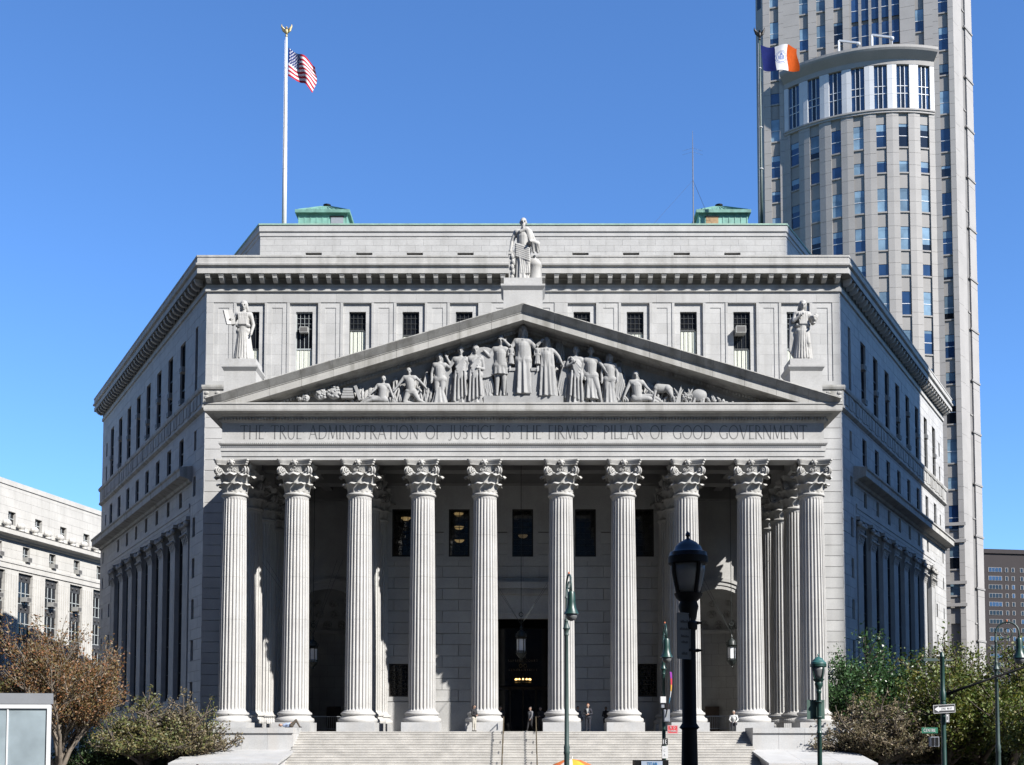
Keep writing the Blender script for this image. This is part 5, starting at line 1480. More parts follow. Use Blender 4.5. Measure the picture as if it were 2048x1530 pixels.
# ------------------------------------------------------------------ pale office building, left edge
lb_stone = mat('limestone', (.56, .545, .51), .8, .08, .5, fine=.05, streak=.12)
lb_joint = mat('limestone_joint', (.40, .39, .37), .85, .1, 1)
LBW = Wall(-68.6, 138, .208, .978, -.978, .208)
lbd = empty('limestone_building', (-70, 150, 0), 0, 'pale limestone office building with stone ornaments along its ledge at the left edge', 'building')
b = MB(); LBW.box(b, -20, 60, .5, 30, 0, 36.3)
lbo = b.build('building_wall', lb_joint, lbd)
bay = [14.75+5.72*k for k in range(-6, 8)]
top_w = [(u-.75, u+.75, 31.0, 32.7) for u in [11.6+5.6*k for k in range(-5, 8)]]
mid_w = [(u-.75, u+.75, 26.6, 28.55) for u in bay]
pil_w = [(u-1.5, u+1.5, 5.0, 25.0) for u in bay]
blocks_joined(LBW, ashlar(-20, 60, .3, 36.3, top_w+mid_w+pil_w, 1.1, 2.6, .3, .02), 0, .5, lbo, lb_stone)
def lwin(h, cols=2, d=.38, ac=False):
    mb = MB(); LBW.box(mb, h[0], h[1], d, d+.05, h[2], h[3]); o = mb.build('window', glass_dark, lbo)
    f = MB()
    for i in range(1, cols): u = h[0]+(h[1]-h[0])*i/cols; LBW.box(f, u-.05, u+.05, d-.08, d-.002, h[2], h[3])
    zc = (h[2]+h[3])/2; LBW.box(f, h[0], h[1], d-.08, d-.002, zc-.05, zc+.05); LBW.box(f, h[0], h[1], d-.1, d-.002, h[2], h[2]+.1)
    f.build('window_frame', sash_pale, o)
for h in top_w+mid_w: lwin(h)
spd = mat('dark_spandrel', (.05, .05, .052), .6, .1, 3)
for h in pil_w:
    z = 5.0
    while z < 24:
        lwin((h[0]+.15, h[1]-.15, z, min(z+2.9, 25)), 3)
        mb = MB(); LBW.box(mb, h[0]+.1, h[1]-.1, .3, .42, z+2.9, z+4.0); 
        for k in range(2): mb.ball(LBW.p(h[0]+1+k*1.0, .29, z+3.45), .2, .2, .2, n=8, k=6)
        mb.build('spandrel', spd, lbo)
        z += 4.0
    mb = MB()
    for uu in (h[0]-2.5, h[0]-2.0, h[0]-1.5, h[0]-1.0, h[0]-.5): LBW.box(mb, uu, uu+.3, -.06, .02, 3, 24.6)
    mb.build('fluted_pier', lb_stone, lbo)
led = MB(); pth = [LBW.p(-20,0,0)[:2], LBW.p(60,0,0)[:2]]
tst = MB(); tst.sweep(pth, [(0,0),(1,0)])
pth = pth if (tst.v[1][0]-tst.v[0][0]) > 0 else pth[::-1]
led.sweep(pth, [(0,25.2),(.15,25.3),(.15,25.9),(.25,26.0),(.25,26.3),(0,26.35)]); led.build('architrave_band', lb_stone, lbo)
led = MB(); led.sweep(pth, [(0,29.0),(.3,29.1),(.4,29.3),(1.0,29.5),(1.05,29.55),(1.05,30.1),(1.15,30.2),(0,30.35)]); led.build('ledge', lb_stone, lbo)
led = MB(); led.sweep(pth, [(0,36.0),(.12,36.05),(.12,36.7),(-.6,36.75)]); led.build('parapet', lb_stone, lbo)
u = -18.6; i = 0
while u < 58:
    mb = MB(); c = LBW.p(u, -.55, 30.3)
    mb.box(c[0]-.3, c[0]+.3, c[1]-.3, c[1]+.3, 30.25, 30.55); mb.ball((c[0], c[1], 30.95), .42, .42, .5, n=9, k=7)
    for s in (-1, 1): mb.ball(LBW.p(u+s*.5, -.5, 31.0), .25, .25, .35, n=7, k=5)
    mb.build('ledge_ornament', lb_stone, lbo, smooth=True); u += 2.86; i += 1
k = 0
for h in mid_w[4:9]:
    k += 1; ac_unit(LBW, (h[0]+h[1])/2+.2, h[2]+.02, .35, f'air conditioner in the {["first","second","third","fourth","fifth"][k-1]} small window of the limestone building below its ledge', .9, .6, .8, 'air conditioners of the limestone building')
k = 0
for h in pil_w[4:9]:
    k += 1; ac_unit(LBW, (h[0]+h[1])/2, 21.3, .3, f'air conditioner in the {["first","second","third","fourth","fifth"][k-1]} tall bay of the limestone building', 1.0, .6, .9, 'air conditioners of the limestone building')

# ------------------------------------------------------------------ brown apartment block, right edge
brick = mat('brown_brick', (.024, .016, .0155), .85, .08, .3, fine=.06)
apt = empty('apartment_block', (170, 385, 0), 0, 'dark brown brick apartment block with rows of white windows at the far right edge', 'building')
AWl = Wall(151.7, 380, .985, .17, -.17, .985)
b = MB(); AWl.box(b, 0, 34, .3, 22, 0, 65.5); bo = b.build('brick_wall', brick, apt)
b = MB(); AWl.box(b, -.2, 34.2, -.2, .3, 64.6, 66.0); b.build('parapet', brick, bo)
fz = []; z = 59.9
while z > 20:
    fz.append(z); z -= 2.85
for z in fz:
    for a, bb, n_ in ((1.6, 6.2, 4), (7.6, 8.5, 1), (9.9, 10.8, 1), (13, 14, 1), (16, 20, 4), (22, 23, 1), (26, 30, 4)):
        f = MB(); AWl.box(f, a-.12, bb+.12, .18, .3, z-1.45, z+.05)
        o = f.build('window', MATS['tower_spandrel'], bo)
        p = MB()
        for i in range(n_):
            q0 = a+(bb-a)*i/n_; q1 = a+(bb-a)*(i+1)/n_; AWl.box(p, q0+.08, q1-.08, .13, .17, z-1.35, z-.05)
        p.build('pane', glass_dark if rgt.random() < .5 else glass_blue, o)
# ------------------------------------------------------------------ buildings round the square beyond the frame
c_stone = mat('court_stone', (.42, .41, .39), .8, .08, .5)
def block_building(name, label, wall, u1, depth, h, fl=4.2, bay_=4.4, m=c_stone):
    o = empty(name, wall.p(u1/2, depth/2, 0), 0, label, 'building', 'buildings round the square')
    b = MB(); wall.box(b, 0, u1, .25, depth, 0, h); w_ = b.build('building_wall', m, o)
    p = MB(); n = int(u1/bay_)
    for i in range(n+1): u = u1*i/n; wall.box(p, max(0, u-.7), min(u1, u+.7), 0, .3, 0, h-1.5)
    wall.box(p, -.3, u1+.3, -.5, .3, h-1.5, h)
    p.build('facade_piers', m, w_)
    g = MB(); z = 3
    while z < h-4:
        for i in range(n):
            u = u1*(i+.5)/n; wall.box(g, u-1.1, u+1.1, .18, .24, z, z+2.5)
        z += fl
    g.build('windows', glass_dark, w_)['kind'] = 'stuff'
    return o
s2 = Vector((sin(SUN_AZ), -cos(SUN_AZ))); n2 = Vector((cos(SUN_AZ), sin(SUN_AZ)))
# the federal courthouse tower across the side street: stands between the sun and the right flank
cA = Vector((W+.05, YW)); base = cA+s2*62
TWR = Wall(base.x, base.y, n2.x, n2.y, s2.x, s2.y)
block_building('courthouse_tower', 'tall stone courthouse tower across the side street beyond the right of the frame', TWR, 30.5, 30, 104)
dark_stone = mat('dark_granite_slab', (.16, .155, .15), .7, .1, .5)
block_building('federal_slab', 'tall dark granite office slab behind the camera across the square', Wall(62, -62, -1, 0, 0, -1), 150, 30, 168, m=dark_stone)
block_building('corner_block', 'long stone office block beyond the left of the frame', Wall(-92, -60, 0, 1, -1, 0), 150, 30, 78, m=dark_stone)
block_building('added_street_block', 'unseen dark block added across the side street to cut sky light on the right flank', Wall(84, 60, 0, 1, 1, 0), 80, 30, 40, m=dark_stone)  # added off-frame block, holds low sky light off the right flank
block_building('side_block', 'low stone office block beyond the right of the frame', Wall(96, 22, 0, -1, 1, 0), 70, 30, 42)
# ------------------------------------------------------------------ street furniture
frost = mat('frosted_glass', (.17, .175, .175), .4, .08, 4)
orange_m = mat('orange_cap', (.6, .16, .05), .6, .1, 4)
sign_white = mat('sign_white', (.72, .72, .72), .5, .04, 6); sign_black = mat('sign_black', (.015, .015, .017), .5, .1, 6); sign_red = mat('sign_red', (.62, .04, .05), .5, .05, 6); sign_green = mat('sign_green', (.01, .16, .09), .5, .05, 6)
def post_lamp(x, y, z0, top, label, m, mcap, s=1.0, group='lantern lamp posts', sl=1.0):
    """cast post with a bell-shaped lantern, four ribs and a domed cap"""
    o = empty('lamp_post', (x, y, z0), 0, label, 'street lamp', group); c = (x, y, 0)
    L = top
    def z(t): return L-t*s
    mb = MB(); mb.lathe([(.20*s,z0),(.22*s,z0+.25),(.17*s,z0+.32),(.15*s,z0+.8),(.165*s,z0+.85),(.12*s,z0+1.0),(.105*s,z(2.75)),(.14*s,z(2.72)),(.10*s,z(2.66)),(.098*s,z(1.38)),(.12*s,z(1.36)),(.125*s,z(1.28)),(.10*s,z(1.25)),(.125*s,z(1.12)),(.14*s,z(1.05)),(.12*s,z(.98)),(.17*s,z(.93)),(.20*s,z(.87))], 20, c)
    if sl != 1: mb.v = [(x+(p[0]-x)*(sl if p[2] < z(1.2) else 1), y+(p[1]-y)*(sl if p[2] < z(1.2) else 1), p[2]) for p in mb.v]
    mb.build('post', m, o, smooth=40)
    mb = MB(); mb.lathe([(.155*s,z(.87)),(.19*s,z(.75)),(.225*s,z(.58)),(.235*s,z(.46))], 20, c); mb.build('lantern_glass', frost, o, smooth=True)
    mb = MB()
    for i in range(4):
        a = PI/4+i*PI/2-.3; mb.tube([(x+r*s*cos(a), y+r*s*sin(a), z(t)) for r, t in ((.17,.88),(.205,.75),(.24,.58),(.25,.45))], .028*s, 6)
    mb.lathe([(.25*s,z(.47)),(.275*s,z(.45)),(.275*s,z(.36)),(.25*s,z(.34))], 20, c); mb.build('lantern_ribs', m, o, smooth=40)
    mb = MB(); mb.lathe([(.265*s,z(.36)),(.255*s,z(.30)),(.20*s,z(.27)),(.18*s,z(.22)),(.12*s,z(.16)),(.05*s,z(.12)),(.02*s,z(.10)),(.018*s,z(.08)),(.035*s,z(.06)),(.03*s,z(.03)),(.004*s,z(0))], 20, c); mb.build('lantern_cap', mcap, o, smooth=40)
    return o
post_lamp(2.285, 16, 1.55, 6.09, 'black iron lamp post with domed lantern standing closest to the camera', black_iron, mat('blue_black_paint', (.010, .011, .022), .35, .1, 5), 1.0)
sb = empty('lamp_sign', (2.25, 15.85, 4.0), 0, 'dark square notice board strapped to the black lamp post', 'sign')
MS = Matrix.Translation((2.20, 15.86, 4.62)) @ Matrix.Rotation(.55, 4, 'Z')
mb = MB(); mb.box(-.115, .10, -.012, .012, -.31, .31, M=MS); mb.build('board', mat('notice_board', (.11, .115, .12), .6, .1, 6), sb)
mb = MB()
for a, b_, c, d in ((-.118, .103, -.318, -.306), (-.118, .103, .306, .318), (-.122, -.112, -.31, .31), (.097, .107, -.31, .31)): mb.box(a, b_, -.02, -.013, c, d, M=MS)
mb.build('board_rim', mat('board_rim', (.10, .11, .12), .5, .1, 6), sb)
mb = MB(); rg = random.Random(4)
for i, z in enumerate((.2, .1, 0, -.08, -.24)):
    wd = (.13, .16, .12, .11, .1)[i]; x = -wd/2
    while x < wd/2:
        w_ = rg.uniform(.006, .014); mb.box(x, x+w_, -.016, -.0135, z-.02, z+rg.uniform(.0, .02), M=MS); x += w_+.005
mb.build('board_text', sign_black, sb)['kind'] = 'stuff'
for dz in (.21, -.17):
    mb = MB(); mb.lathe([(.108, -.02), (.115, 0), (.108, .02)], 16, (2.285, 16, 4.6+dz)); mb.tube([(2.39,15.97,4.6+dz),(2.46,15.95,4.6+dz)], [.03,.012], 6); mb.build('strap', black_iron, sb)
g3 = post_lamp(10.68, 42, .0, 6.32, 'green lamp post with domed lantern in front of the rightmost column', lamp_green, mat('teal_cap', (.035, .13, .12), .45, .2, 5), 1.05, sl=.72)
bx = empty('sign_plate', (10.55, 42.05, 3.9), 0, 'plain green rectangular plate strapped to the green lamp post', 'sign')
mb = MB(); mb.box(10.28, 10.92, 42.14, 42.17, 3.95, 4.65); mb.build('plate', mat('plate_green', (.06, .12, .095), .6, .1, 4), bx)
for z in (4.02, 4.58):
    mb = MB(); mb.lathe([(.115, -.025), (.125, 0), (.115, .025)], 14, (10.68, 42, z)); mb.bar((10.5,42.08,z),(10.86,42.08,z),.03,.04); mb.build('strap', lamp_green, bx)
def crook_lamp(x, y, z0, top, dirx, diry, label, m, extra_h=0):
    """bishop's-crook street lamp: shaft, collar, hooked arm with scroll, bell-shaped head"""
    o = empty('crook_lamp', (x, y, z0), 0, label, 'street lamp', 'crook street lamps'); c = (x, y, 0)
    D = Vector((dirx, diry, 0)); R = .42
    zc = top-R
    zcol = zc-1.15
    mb = MB(); mb.lathe([(.26,z0),(.27,z0+.4),(.2,z0+.5),(.17,z0+1.2),(.19,z0+1.25),(.14,z0+1.35),(.125,z0+2.7),(.155,z0+2.75),(.13,z0+2.85),(.15,z0+2.95),(.11,z0+3.05),(.085,zcol-.5),(.12,zcol-.46),(.10,zcol-.4),(.12,zcol-.3),(.18,zcol-.24),(.12,zcol-.15),(.085,zcol),(.10,zcol+.02),(.07,zcol+.1),(.06,zc-.35),(.08,zc-.33),(.055,zc-.25),(.05,zc)], 16, c); mb.v = [(x+(p[0]-x)*.72, y+(p[1]-y)*.72, p[2]) for p in mb.v]; mb.build('shaft', m, o, smooth=40)
    P0 = Vector((x, y, zc)); mb = MB()
    pts = [P0+D*(R-R*cos(a))+Vector((0,0,R*sin(a))) for a in [PI*i/16 for i in range(17)]]+[P0+D*2*R+Vector((0,0,-.22))]
    mb.tube(pts, .034, 8)
    sp = [P0+D*(R+(.27-.20*t)*cos(PI*1.0+t*PI*2.6))+Vector((0,0,.02+(.27-.20*t)*sin(PI*1.0+t*PI*2.6))) for t in [i/22 for i in range(23)]]
    mb.tube(sp, .022, 6); mb.build('crook_arm', m, o, smooth=True)
    hc = P0+D*2*R+Vector((0,0,-.22))
    mb = MB(); mb.lathe([(.05,hc.z+.02),(.10,hc.z),(.13,hc.z-.08),(.135,hc.z-.35),(.16,hc.z-.55),(.24,hc.z-.72),(.26,hc.z-.76),(.20,hc.z-.77)], 18, (hc.x, hc.y, 0)); mb.build('lamp_head', lamp_green, o, smooth=40)
    mb = MB(); mb.lathe([(.2,hc.z-.76),(.19,hc.z-.86),(.13,hc.z-.96),(.02,hc.z-1.0)], 16, (hc.x, hc.y, 0)); mb.build('lamp_bowl', frost, o, smooth=True)
    mb = MB(); mb.lathe([(.03,top),(.035,top+.06),(.01,top+.1)], 8, (x+D.x*R, y+D.y*R, 0)); mb.build('photocell', orange_m, o)
    return o
crook_lamp(1.50, 40, 0, 8.85, .16, -.987, 'grey-green crook street lamp before the gap right of the main doorway', lamp_green2)
crook_lamp(5.80, 48, 0, 7.95, .04, -1.0, 'green crook street lamp seen end-on left of the black lamp post', lamp_green)
crook_lamp(18.33, 45, 0, 7.75, .9, -.43, 'green crook street lamp with curled scroll near the right edge', lamp_green2)
# fittings on the end-on lamp's shaft
x, y = 5.80, 48
o = empty('camera_box', (x-.05, y-.15, 4.7), 0, 'small white camera box clamped on the end-on crook lamp', 'box'); mb = MB(); mb.box(x-.16, x+.06, y-.32, y-.1, 4.72, 4.98); mb.build('housing', white_paint, o); mb = MB(); mb.box(x-.12, x+.0, y-.26, y-.1, 4.52, 4.72); mb.build('mount', grey_panel, o)
o = empty('junction_box', (x+.1, y-.1, 4.1), 0, 'grey junction box strapped on the end-on crook lamp', 'box'); mb = MB(); mb.box(x-.02, x+.22, y-.28, y-.08, 3.95, 4.45); mb.build('housing', grey_panel, o); mb = MB(); mb.box(x+.0, x+.2, y-.295, y-.281, 3.98, 4.42); mb.build('lid', grey_panel, o)
# banner hanging edge-on
mb = MB(); bc = [(.25,.02,.3), (.55,.02,.04), (.7,.35,.02), (.6,.6,.62), (.05,.35,.6), (.5,.03,.05), (.65,.55,.05)]
bm_ = [mat(f'banner_{i}', c_, .8, .1, 4) for i, c_ in enumerate(bc)]
vs_ = []
for j in range(29):
    t = j/28; zz_ = 6.0-1.85*t; 
    for e_ in (0, 1): vs_.append((x+.22+.05*math.sin(t*4)-.12*t*t+(.12*(1-t)+.03)*e_, y-.35+.5*e_, zz_))
mb.add(vs_, [(2*j, 2*j+1, 2*j+3, 2*j+2) for j in range(28)])
mb.m = [min(6, int(j/28*7)) for j in range(28)]
me = mb.mesh('street_banner', bm_); tag(link('street_banner', me), 'narrow multicoloured banner hanging edge-on from the green crook lamp', 'banner')
def flat_sign(name, label, cx, cy, cz, w, h, m, rz=0, rim=None, cat='sign', marks=None, rot=0):
    o = empty(name, (cx, cy, cz), 0, label, cat); M = Matrix.Translation((cx, cy, cz)) @ Matrix.Rotation(rz, 4, 'Z') @ Matrix.Rotation(rot, 4, 'Y')
    mb = MB(); mb.box(-w/2, w/2, -.006, .006, -h/2, h/2, M=M); mb.build('plate', m, o)
    if rim:
        mb = MB(); t = .035*h
        for a, b_, c_, d_ in ((-w/2+t, w/2-t, h/2-2*t, h/2-t), (-w/2+t, w/2-t, -h/2+t, -h/2+2*t), (-w/2+t, -w/2+2*t, -h/2+2*t, h/2-2*t), (w/2-2*t, w/2-t, -h/2+2*t, h/2-2*t)): mb.box(a, b_, -.011, -.0065, c_, d_, M=M)
        mb.build('border', rim, o)
    for mk in marks or []: mk(o, M)
    return o
def lettering(text, x0, z0, h, total, m, wt=1.4, sx=.8):
    def f(o, M):
        mb = MB(); strokes(mb, text, x0, z0, h, lambda a, b_, d: tuple(M @ Vector((a, -.0135-d, b_))), total=total, wt=wt, sx=sx, depth=.003); mb.build('lettering', m, o)['kind'] = 'stuff'
    return f
GL['K'] = (.7, st(.12)+[([(.66,1),(.14,.45)], N_), ([(.3,.58),(.7,0)], K)])
GL['B'] = (.64, st(.12)+[(arc(.2,.75,.3,.23,PI/2,-PI/2), .085), (arc(.2,.26,.36,.25,PI/2,-PI/2), .085), ([(.1,.99),(.2,.99)], N_), ([(.1,.51),(.2,.51)], N_), ([(.1,.01),(.2,.01)], N_)])
flat_sign('parking_sign', 'small red parking sign on the end-on crook lamp', x+.34, y-.2, 3.63, .44, .34, sign_red, .1, sign_white, marks=[lettering('NO', -.12, .03, .09, .22, sign_white), lettering('STANDING', -.17, -.09, .07, .34, sign_white)])
flat_sign('sticker_plate', 'black and white lane marker plate on the end-on crook lamp', x+.02, y-.2, 3.13, .24, .28, sign_black, 0, None, marks=[lettering('I', -.09, -.09, .18, None, sign_white, 1.6), lettering('E', .0, -.09, .18, None, sign_white, 1.6)])
flat_sign('paper_notice', 'white paper notice taped on the end-on crook lamp', x+.02, y-.2, 2.7, .24, .5, sign_white, 0, None, marks=[lettering('C', -.05, .02, .12, None, grey_panel, .6), lettering('A', -.06, -.16, .1, None, grey_panel, .8)])
# traffic pole with one-way sign
px_, py_ = 16.24, 45.0
tp = empty('traffic_pole', (px_, py_, 0), 0, 'green traffic pole with long slanting mast arm at the right', 'traffic pole')
mb = MB(); mb.lathe([(.16,0),(.16,.5),(.10,.6),(.09,4.7),(.115,4.72),(.115,5.05),(.09,5.1),(.085,6.4),(.10,6.42),(.07,6.55),(.02,6.62)], 16, (px_, py_, 0)); mb.build('post', lamp_green, tp, smooth=40)
mb = MB(); mb.tube([(px_, py_, 4.92), (px_+1.6, py_-.2, 5.5), (px_+3.6, py_-.4, 6.2), (px_+6.5, py_-.7, 6.8)], [.05,.045,.04,.035], 8); mb.build('mast_arm', black_iron, tp, smooth=True)
mb = MB(); mb.tube([(px_-.6, py_, 6.28), (px_+.35, py_, 6.28)], .03, 6); mb.box(px_-.72, px_-.2, py_-.04, py_+.04, 6.25, 6.36); mb.build('cross_arm', lamp_green2, tp)
mb = MB(); mb.lathe([(.11,4.3),(.13,4.34),(.13,4.5),(.10,4.55),(.12,4.6),(.10,4.68)], 14, (px_, py_, 0)); mb.build('collar', lamp_green, tp, smooth=40)
def arrow(o, M):
    mb = MB(); pts = [(-.40,0),(-.22,.11),(-.22,.06),(.39,.075),(.39,-.075),(-.22,-.06),(-.22,-.11)]
    mb.add([tuple(M @ Vector((a, -.0115, b_))) for a, b_ in pts], [(0,1,2,5,6),(2,3,4,5)]); mb.build('arrow', sign_white, o)
flat_sign('one_way_sign', 'black one-way sign with white left-pointing arrow on the traffic pole', px_-.02, py_-.17, 4.40, .90, .34, sign_black, .12, sign_white, marks=[arrow, lettering('ONE WAY', -.13, -.038, .08, .46, sign_black, 1.5)], rot=-.06)
flat_sign('small_regulation_sign', 'small white regulation sign under the one-way sign', px_+.1, py_-.17, 4.04, .13, .32, sign_white, 0, sign_black, marks=[lettering('I', -.02, -.07, .14, None, sign_black, 1.4)])
flat_sign('street_name_sign', 'green street name sign on the left of the traffic pole', px_-.57, py_-.1, 3.57, .62, .22, sign_green, 0, None, marks=[lettering('CENTRE', -.24, -.06, .12, .46, sign_white, 1.4)])
o = empty('pedestrian_signal', (px_-.4, py_, 2.95), 0, 'grey pedestrian signal housing below the street name sign', 'signal')
mb = MB(); mb.box(px_-.54, px_-.22, py_-.12, py_+.12, 2.95, 3.33); mb.build('housing', grey_panel, o)
mb = MB(); mb.box(px_-.51, px_-.40, py_-.14, py_-.121, 2.98, 3.30); mb.box(px_-.36, px_-.25, py_-.14, py_-.121, 2.98, 3.30); mb.build('lens', black_iron, o)
# glazed kiosk, lower left
kx0, ky = -13.2, 25.0
ks = empty('glass_shelter', (-11.6, 25.5, 1.55), 0, 'white framed glass street shelter with grey fascia at the lower left corner', 'shelter')
KW = Wall(-10.12, 25.0, -.994, -.11, -.11, .994)
alum = mat('white_aluminium', (.74, .76, .78), .4, .04, 3); fascia = mat('grey_fascia', (.27, .285, .31), .5, .05, 3)
mb = MB(); KW.box(mb, -.0, 4.2, -.03, .10, 3.97, 4.20); mb.build('fascia', fascia, ks)
mb = MB(); KW.box(mb, .02, 4.2, -.02, .06, 3.875, 3.965); mb.build('top_rail', alum, ks)
mb = MB(); KW.box(mb, .02, .09, -.02, .06, .1, 3.874); mb.build('corner_post', alum, ks)
for i in range(5):
    a = .10+.81*i; mb = MB(); KW.box(mb, a+.01, a+.79, .02, .03, .5, 3.87)
    mb.build('glass_panel', mat('shelter_glass', (.34, .41, .45), .10, .2, 1.5, spec=.5) if i == 0 else MATS['shelter_glass'], ks)
    mb = MB(); KW.box(mb, a+.79, a+.82, .0, .04, .5, 3.87); mb.build('mullion', alum, ks)
mb = MB(); KW.box(mb, .09, 4.15, .10, .13, .3, 3.95); mb.build('back_wall', mat('shelter_back', (.30, .34, .36), .6, .1, 2), ks)
# vendor's umbrella and advertising kiosk, tops only in view
um = empty('vendor_umbrella', (2.1, 50, 0), 0, 'yellow and orange vendor umbrella at the foot of the crook lamp', 'umbrella')
uy = mat('umbrella_yellow', (.72, .42, .03), .7, .08, 3); uo = mat('umbrella_orange', (.68, .16, .03), .7, .08, 3); uw = mat('umbrella_white', (.7, .66, .6), .7, .05, 3)
mb = MB(); n = 24; vs_, fs, mm = [], [], []
prof = [(1.25,1.70),(1.1,1.93),(.8,2.17),(.4,2.33),(.02,2.39)]
for r_, z_ in prof: vs_ += [(2.1+r_*cos(2*PI*i/n), 50+r_*sin(2*PI*i/n), z_-(.07 if i % 3 == 0 else 0)*r_) for i in range(n)]
for k in range(4):
    for i in range(n): fs.append((k*n+i, k*n+(i+1) % n, (k+1)*n+(i+1) % n, (k+1)*n+i)); mm.append((i//3) % 3)
mb.add(vs_, fs); mb.m = mm; mb.build('canopy', [uy, uo, uw], um, smooth=True)
mb = MB(); mb.tube([(2.1,50,0),(2.1,50,2.5)], .025, 8); mb.build('pole', white_paint, um)
kk = empty('advertising_kiosk', (4.37, 40, 0), 0, 'dark advertising kiosk with pale lettered panel in front of the steps', 'kiosk')
mb = MB(); mb.box(3.8, 4.95, 39.7, 40.5, 0, 2.51); mb.build('cabinet', black_iron, kk)
mb = MB(); mb.box(4.02, 4.74, 39.66, 39.699, 2.30, 2.485); mb.build('header_panel', mat('kiosk_panel', (.40, .47, .58), .5, .05, 4), kk)
mb = MB(); strokes(mb, 'TITAN', 4.22, 2.345, .10, lambda a, b_, d: (a, 39.655-d, b_), total=.34, wt=1.6, sx=.8); mb.build('lettering', mat('kiosk_letter', (.05, .25, .55), .5, .05, 4), kk)
mb = MB(); mb.box(3.9, 4.85, 39.68, 39.699, .3, 2.2); mb.build('poster', mat('kiosk_poster', (.2, .22, .26), .4, .3, 2), kk)
# parked van by the right pavement, roof just in view
def vehicle(x, y, rz, label, col):
    o = empty('parked_van', (x, y, 0), rz, label, 'van'); M = T(x, y, 0, rz)
    pm = mat('van_paint', col, .35, .05, 2)
    def B(nm, mb, m): f = MB(); f.merge(mb, M); f.build(nm, m, o, smooth=35)
    mb = MB(); mb.prism([(-2.4,.35),(-2.45,1.0),(-2.3,1.85),(-2.1,2.0),(1.0,2.0),(1.45,1.75),(1.95,1.15),(2.4,.98),(2.45,.5),(2.4,.35)], -.92, .92); B('body', mb, pm)
    mb = MB(); mb.prism([(-2.0,1.2),(-1.9,1.75),(.9,1.75),(1.25,1.62),(1.65,1.2)], -.935, .935); B('window_glass', mb, glass_dark)
    for sx in (-1.5, 1.5):
        for sy in (-.85, .85):
            mb = MB(); mb.lathe([(.2,-.1),(.34,-.1),(.36,-.05),(.36,.05),(.34,.1),(.2,.1)], 20, (sx, sy, .36), axis='y'); B('tyre', mb, black_iron)
            mb = MB(); mb.lathe([(.02,-.08),(.2,-.09),(.2,.09),(.02,.08)], 14, (sx, sy, .36), axis='y'); B('rim', mb, steel)
    for sy in (-.6, .6):
        mb = MB(); mb.ball((2.4, sy, .8), .08, .16, .1); B('headlight', mb, sign_white)
vehicle(at(1855,1524,55).x, 55, 0.02, 'dark blue van parked by the kerb at the lower right', (.02, .025, .05))
# ------------------------------------------------------------------ trees and shrubs
def leaf_mat(name, cols, rough=.55, trans=.25):
    m = bpy.data.materials.new(name); m.use_nodes = True; nt = m.node_tree; N = nt.nodes; L = nt.links
    b = N['Principled BSDF']; b.inputs['Roughness'].default_value = rough
    geo = N.new('ShaderNodeNewGeometry'); r = N.new('ShaderNodeValToRGB')
    cr = r.color_ramp; cr.interpolation = 'LINEAR'
    while len(cr.elements) < len(cols): cr.elements.new(.5)
    for i, c in enumerate(cols): cr.elements[i].position = i/(len(cols)-1); cr.elements[i].color = (*c, 1)
    L.new(geo.outputs['Random Per Island'], r.inputs[0]); L.new(r.outputs[0], b.inputs['Base Color'])
    tr = N.new('ShaderNodeBsdfTranslucent'); L.new(r.outputs[0], tr.inputs[0])
    mx = N.new('ShaderNodeMixShader'); mx.inputs[0].default_value = trans
    out = N['Material Output']; L.new(b.outputs[0], mx.inputs[1]); L.new(tr.outputs[0], mx.inputs[2]); L.new(mx.outputs[0], out.inputs[0])
    return m
bark = mat('bark', (.10, .08, .062), .9, .25, 3, bump=.4, bscale=20)
bark_pale = mat('bark_pale', (.20, .165, .13), .9, .25, 3, bump=.4, bscale=20)
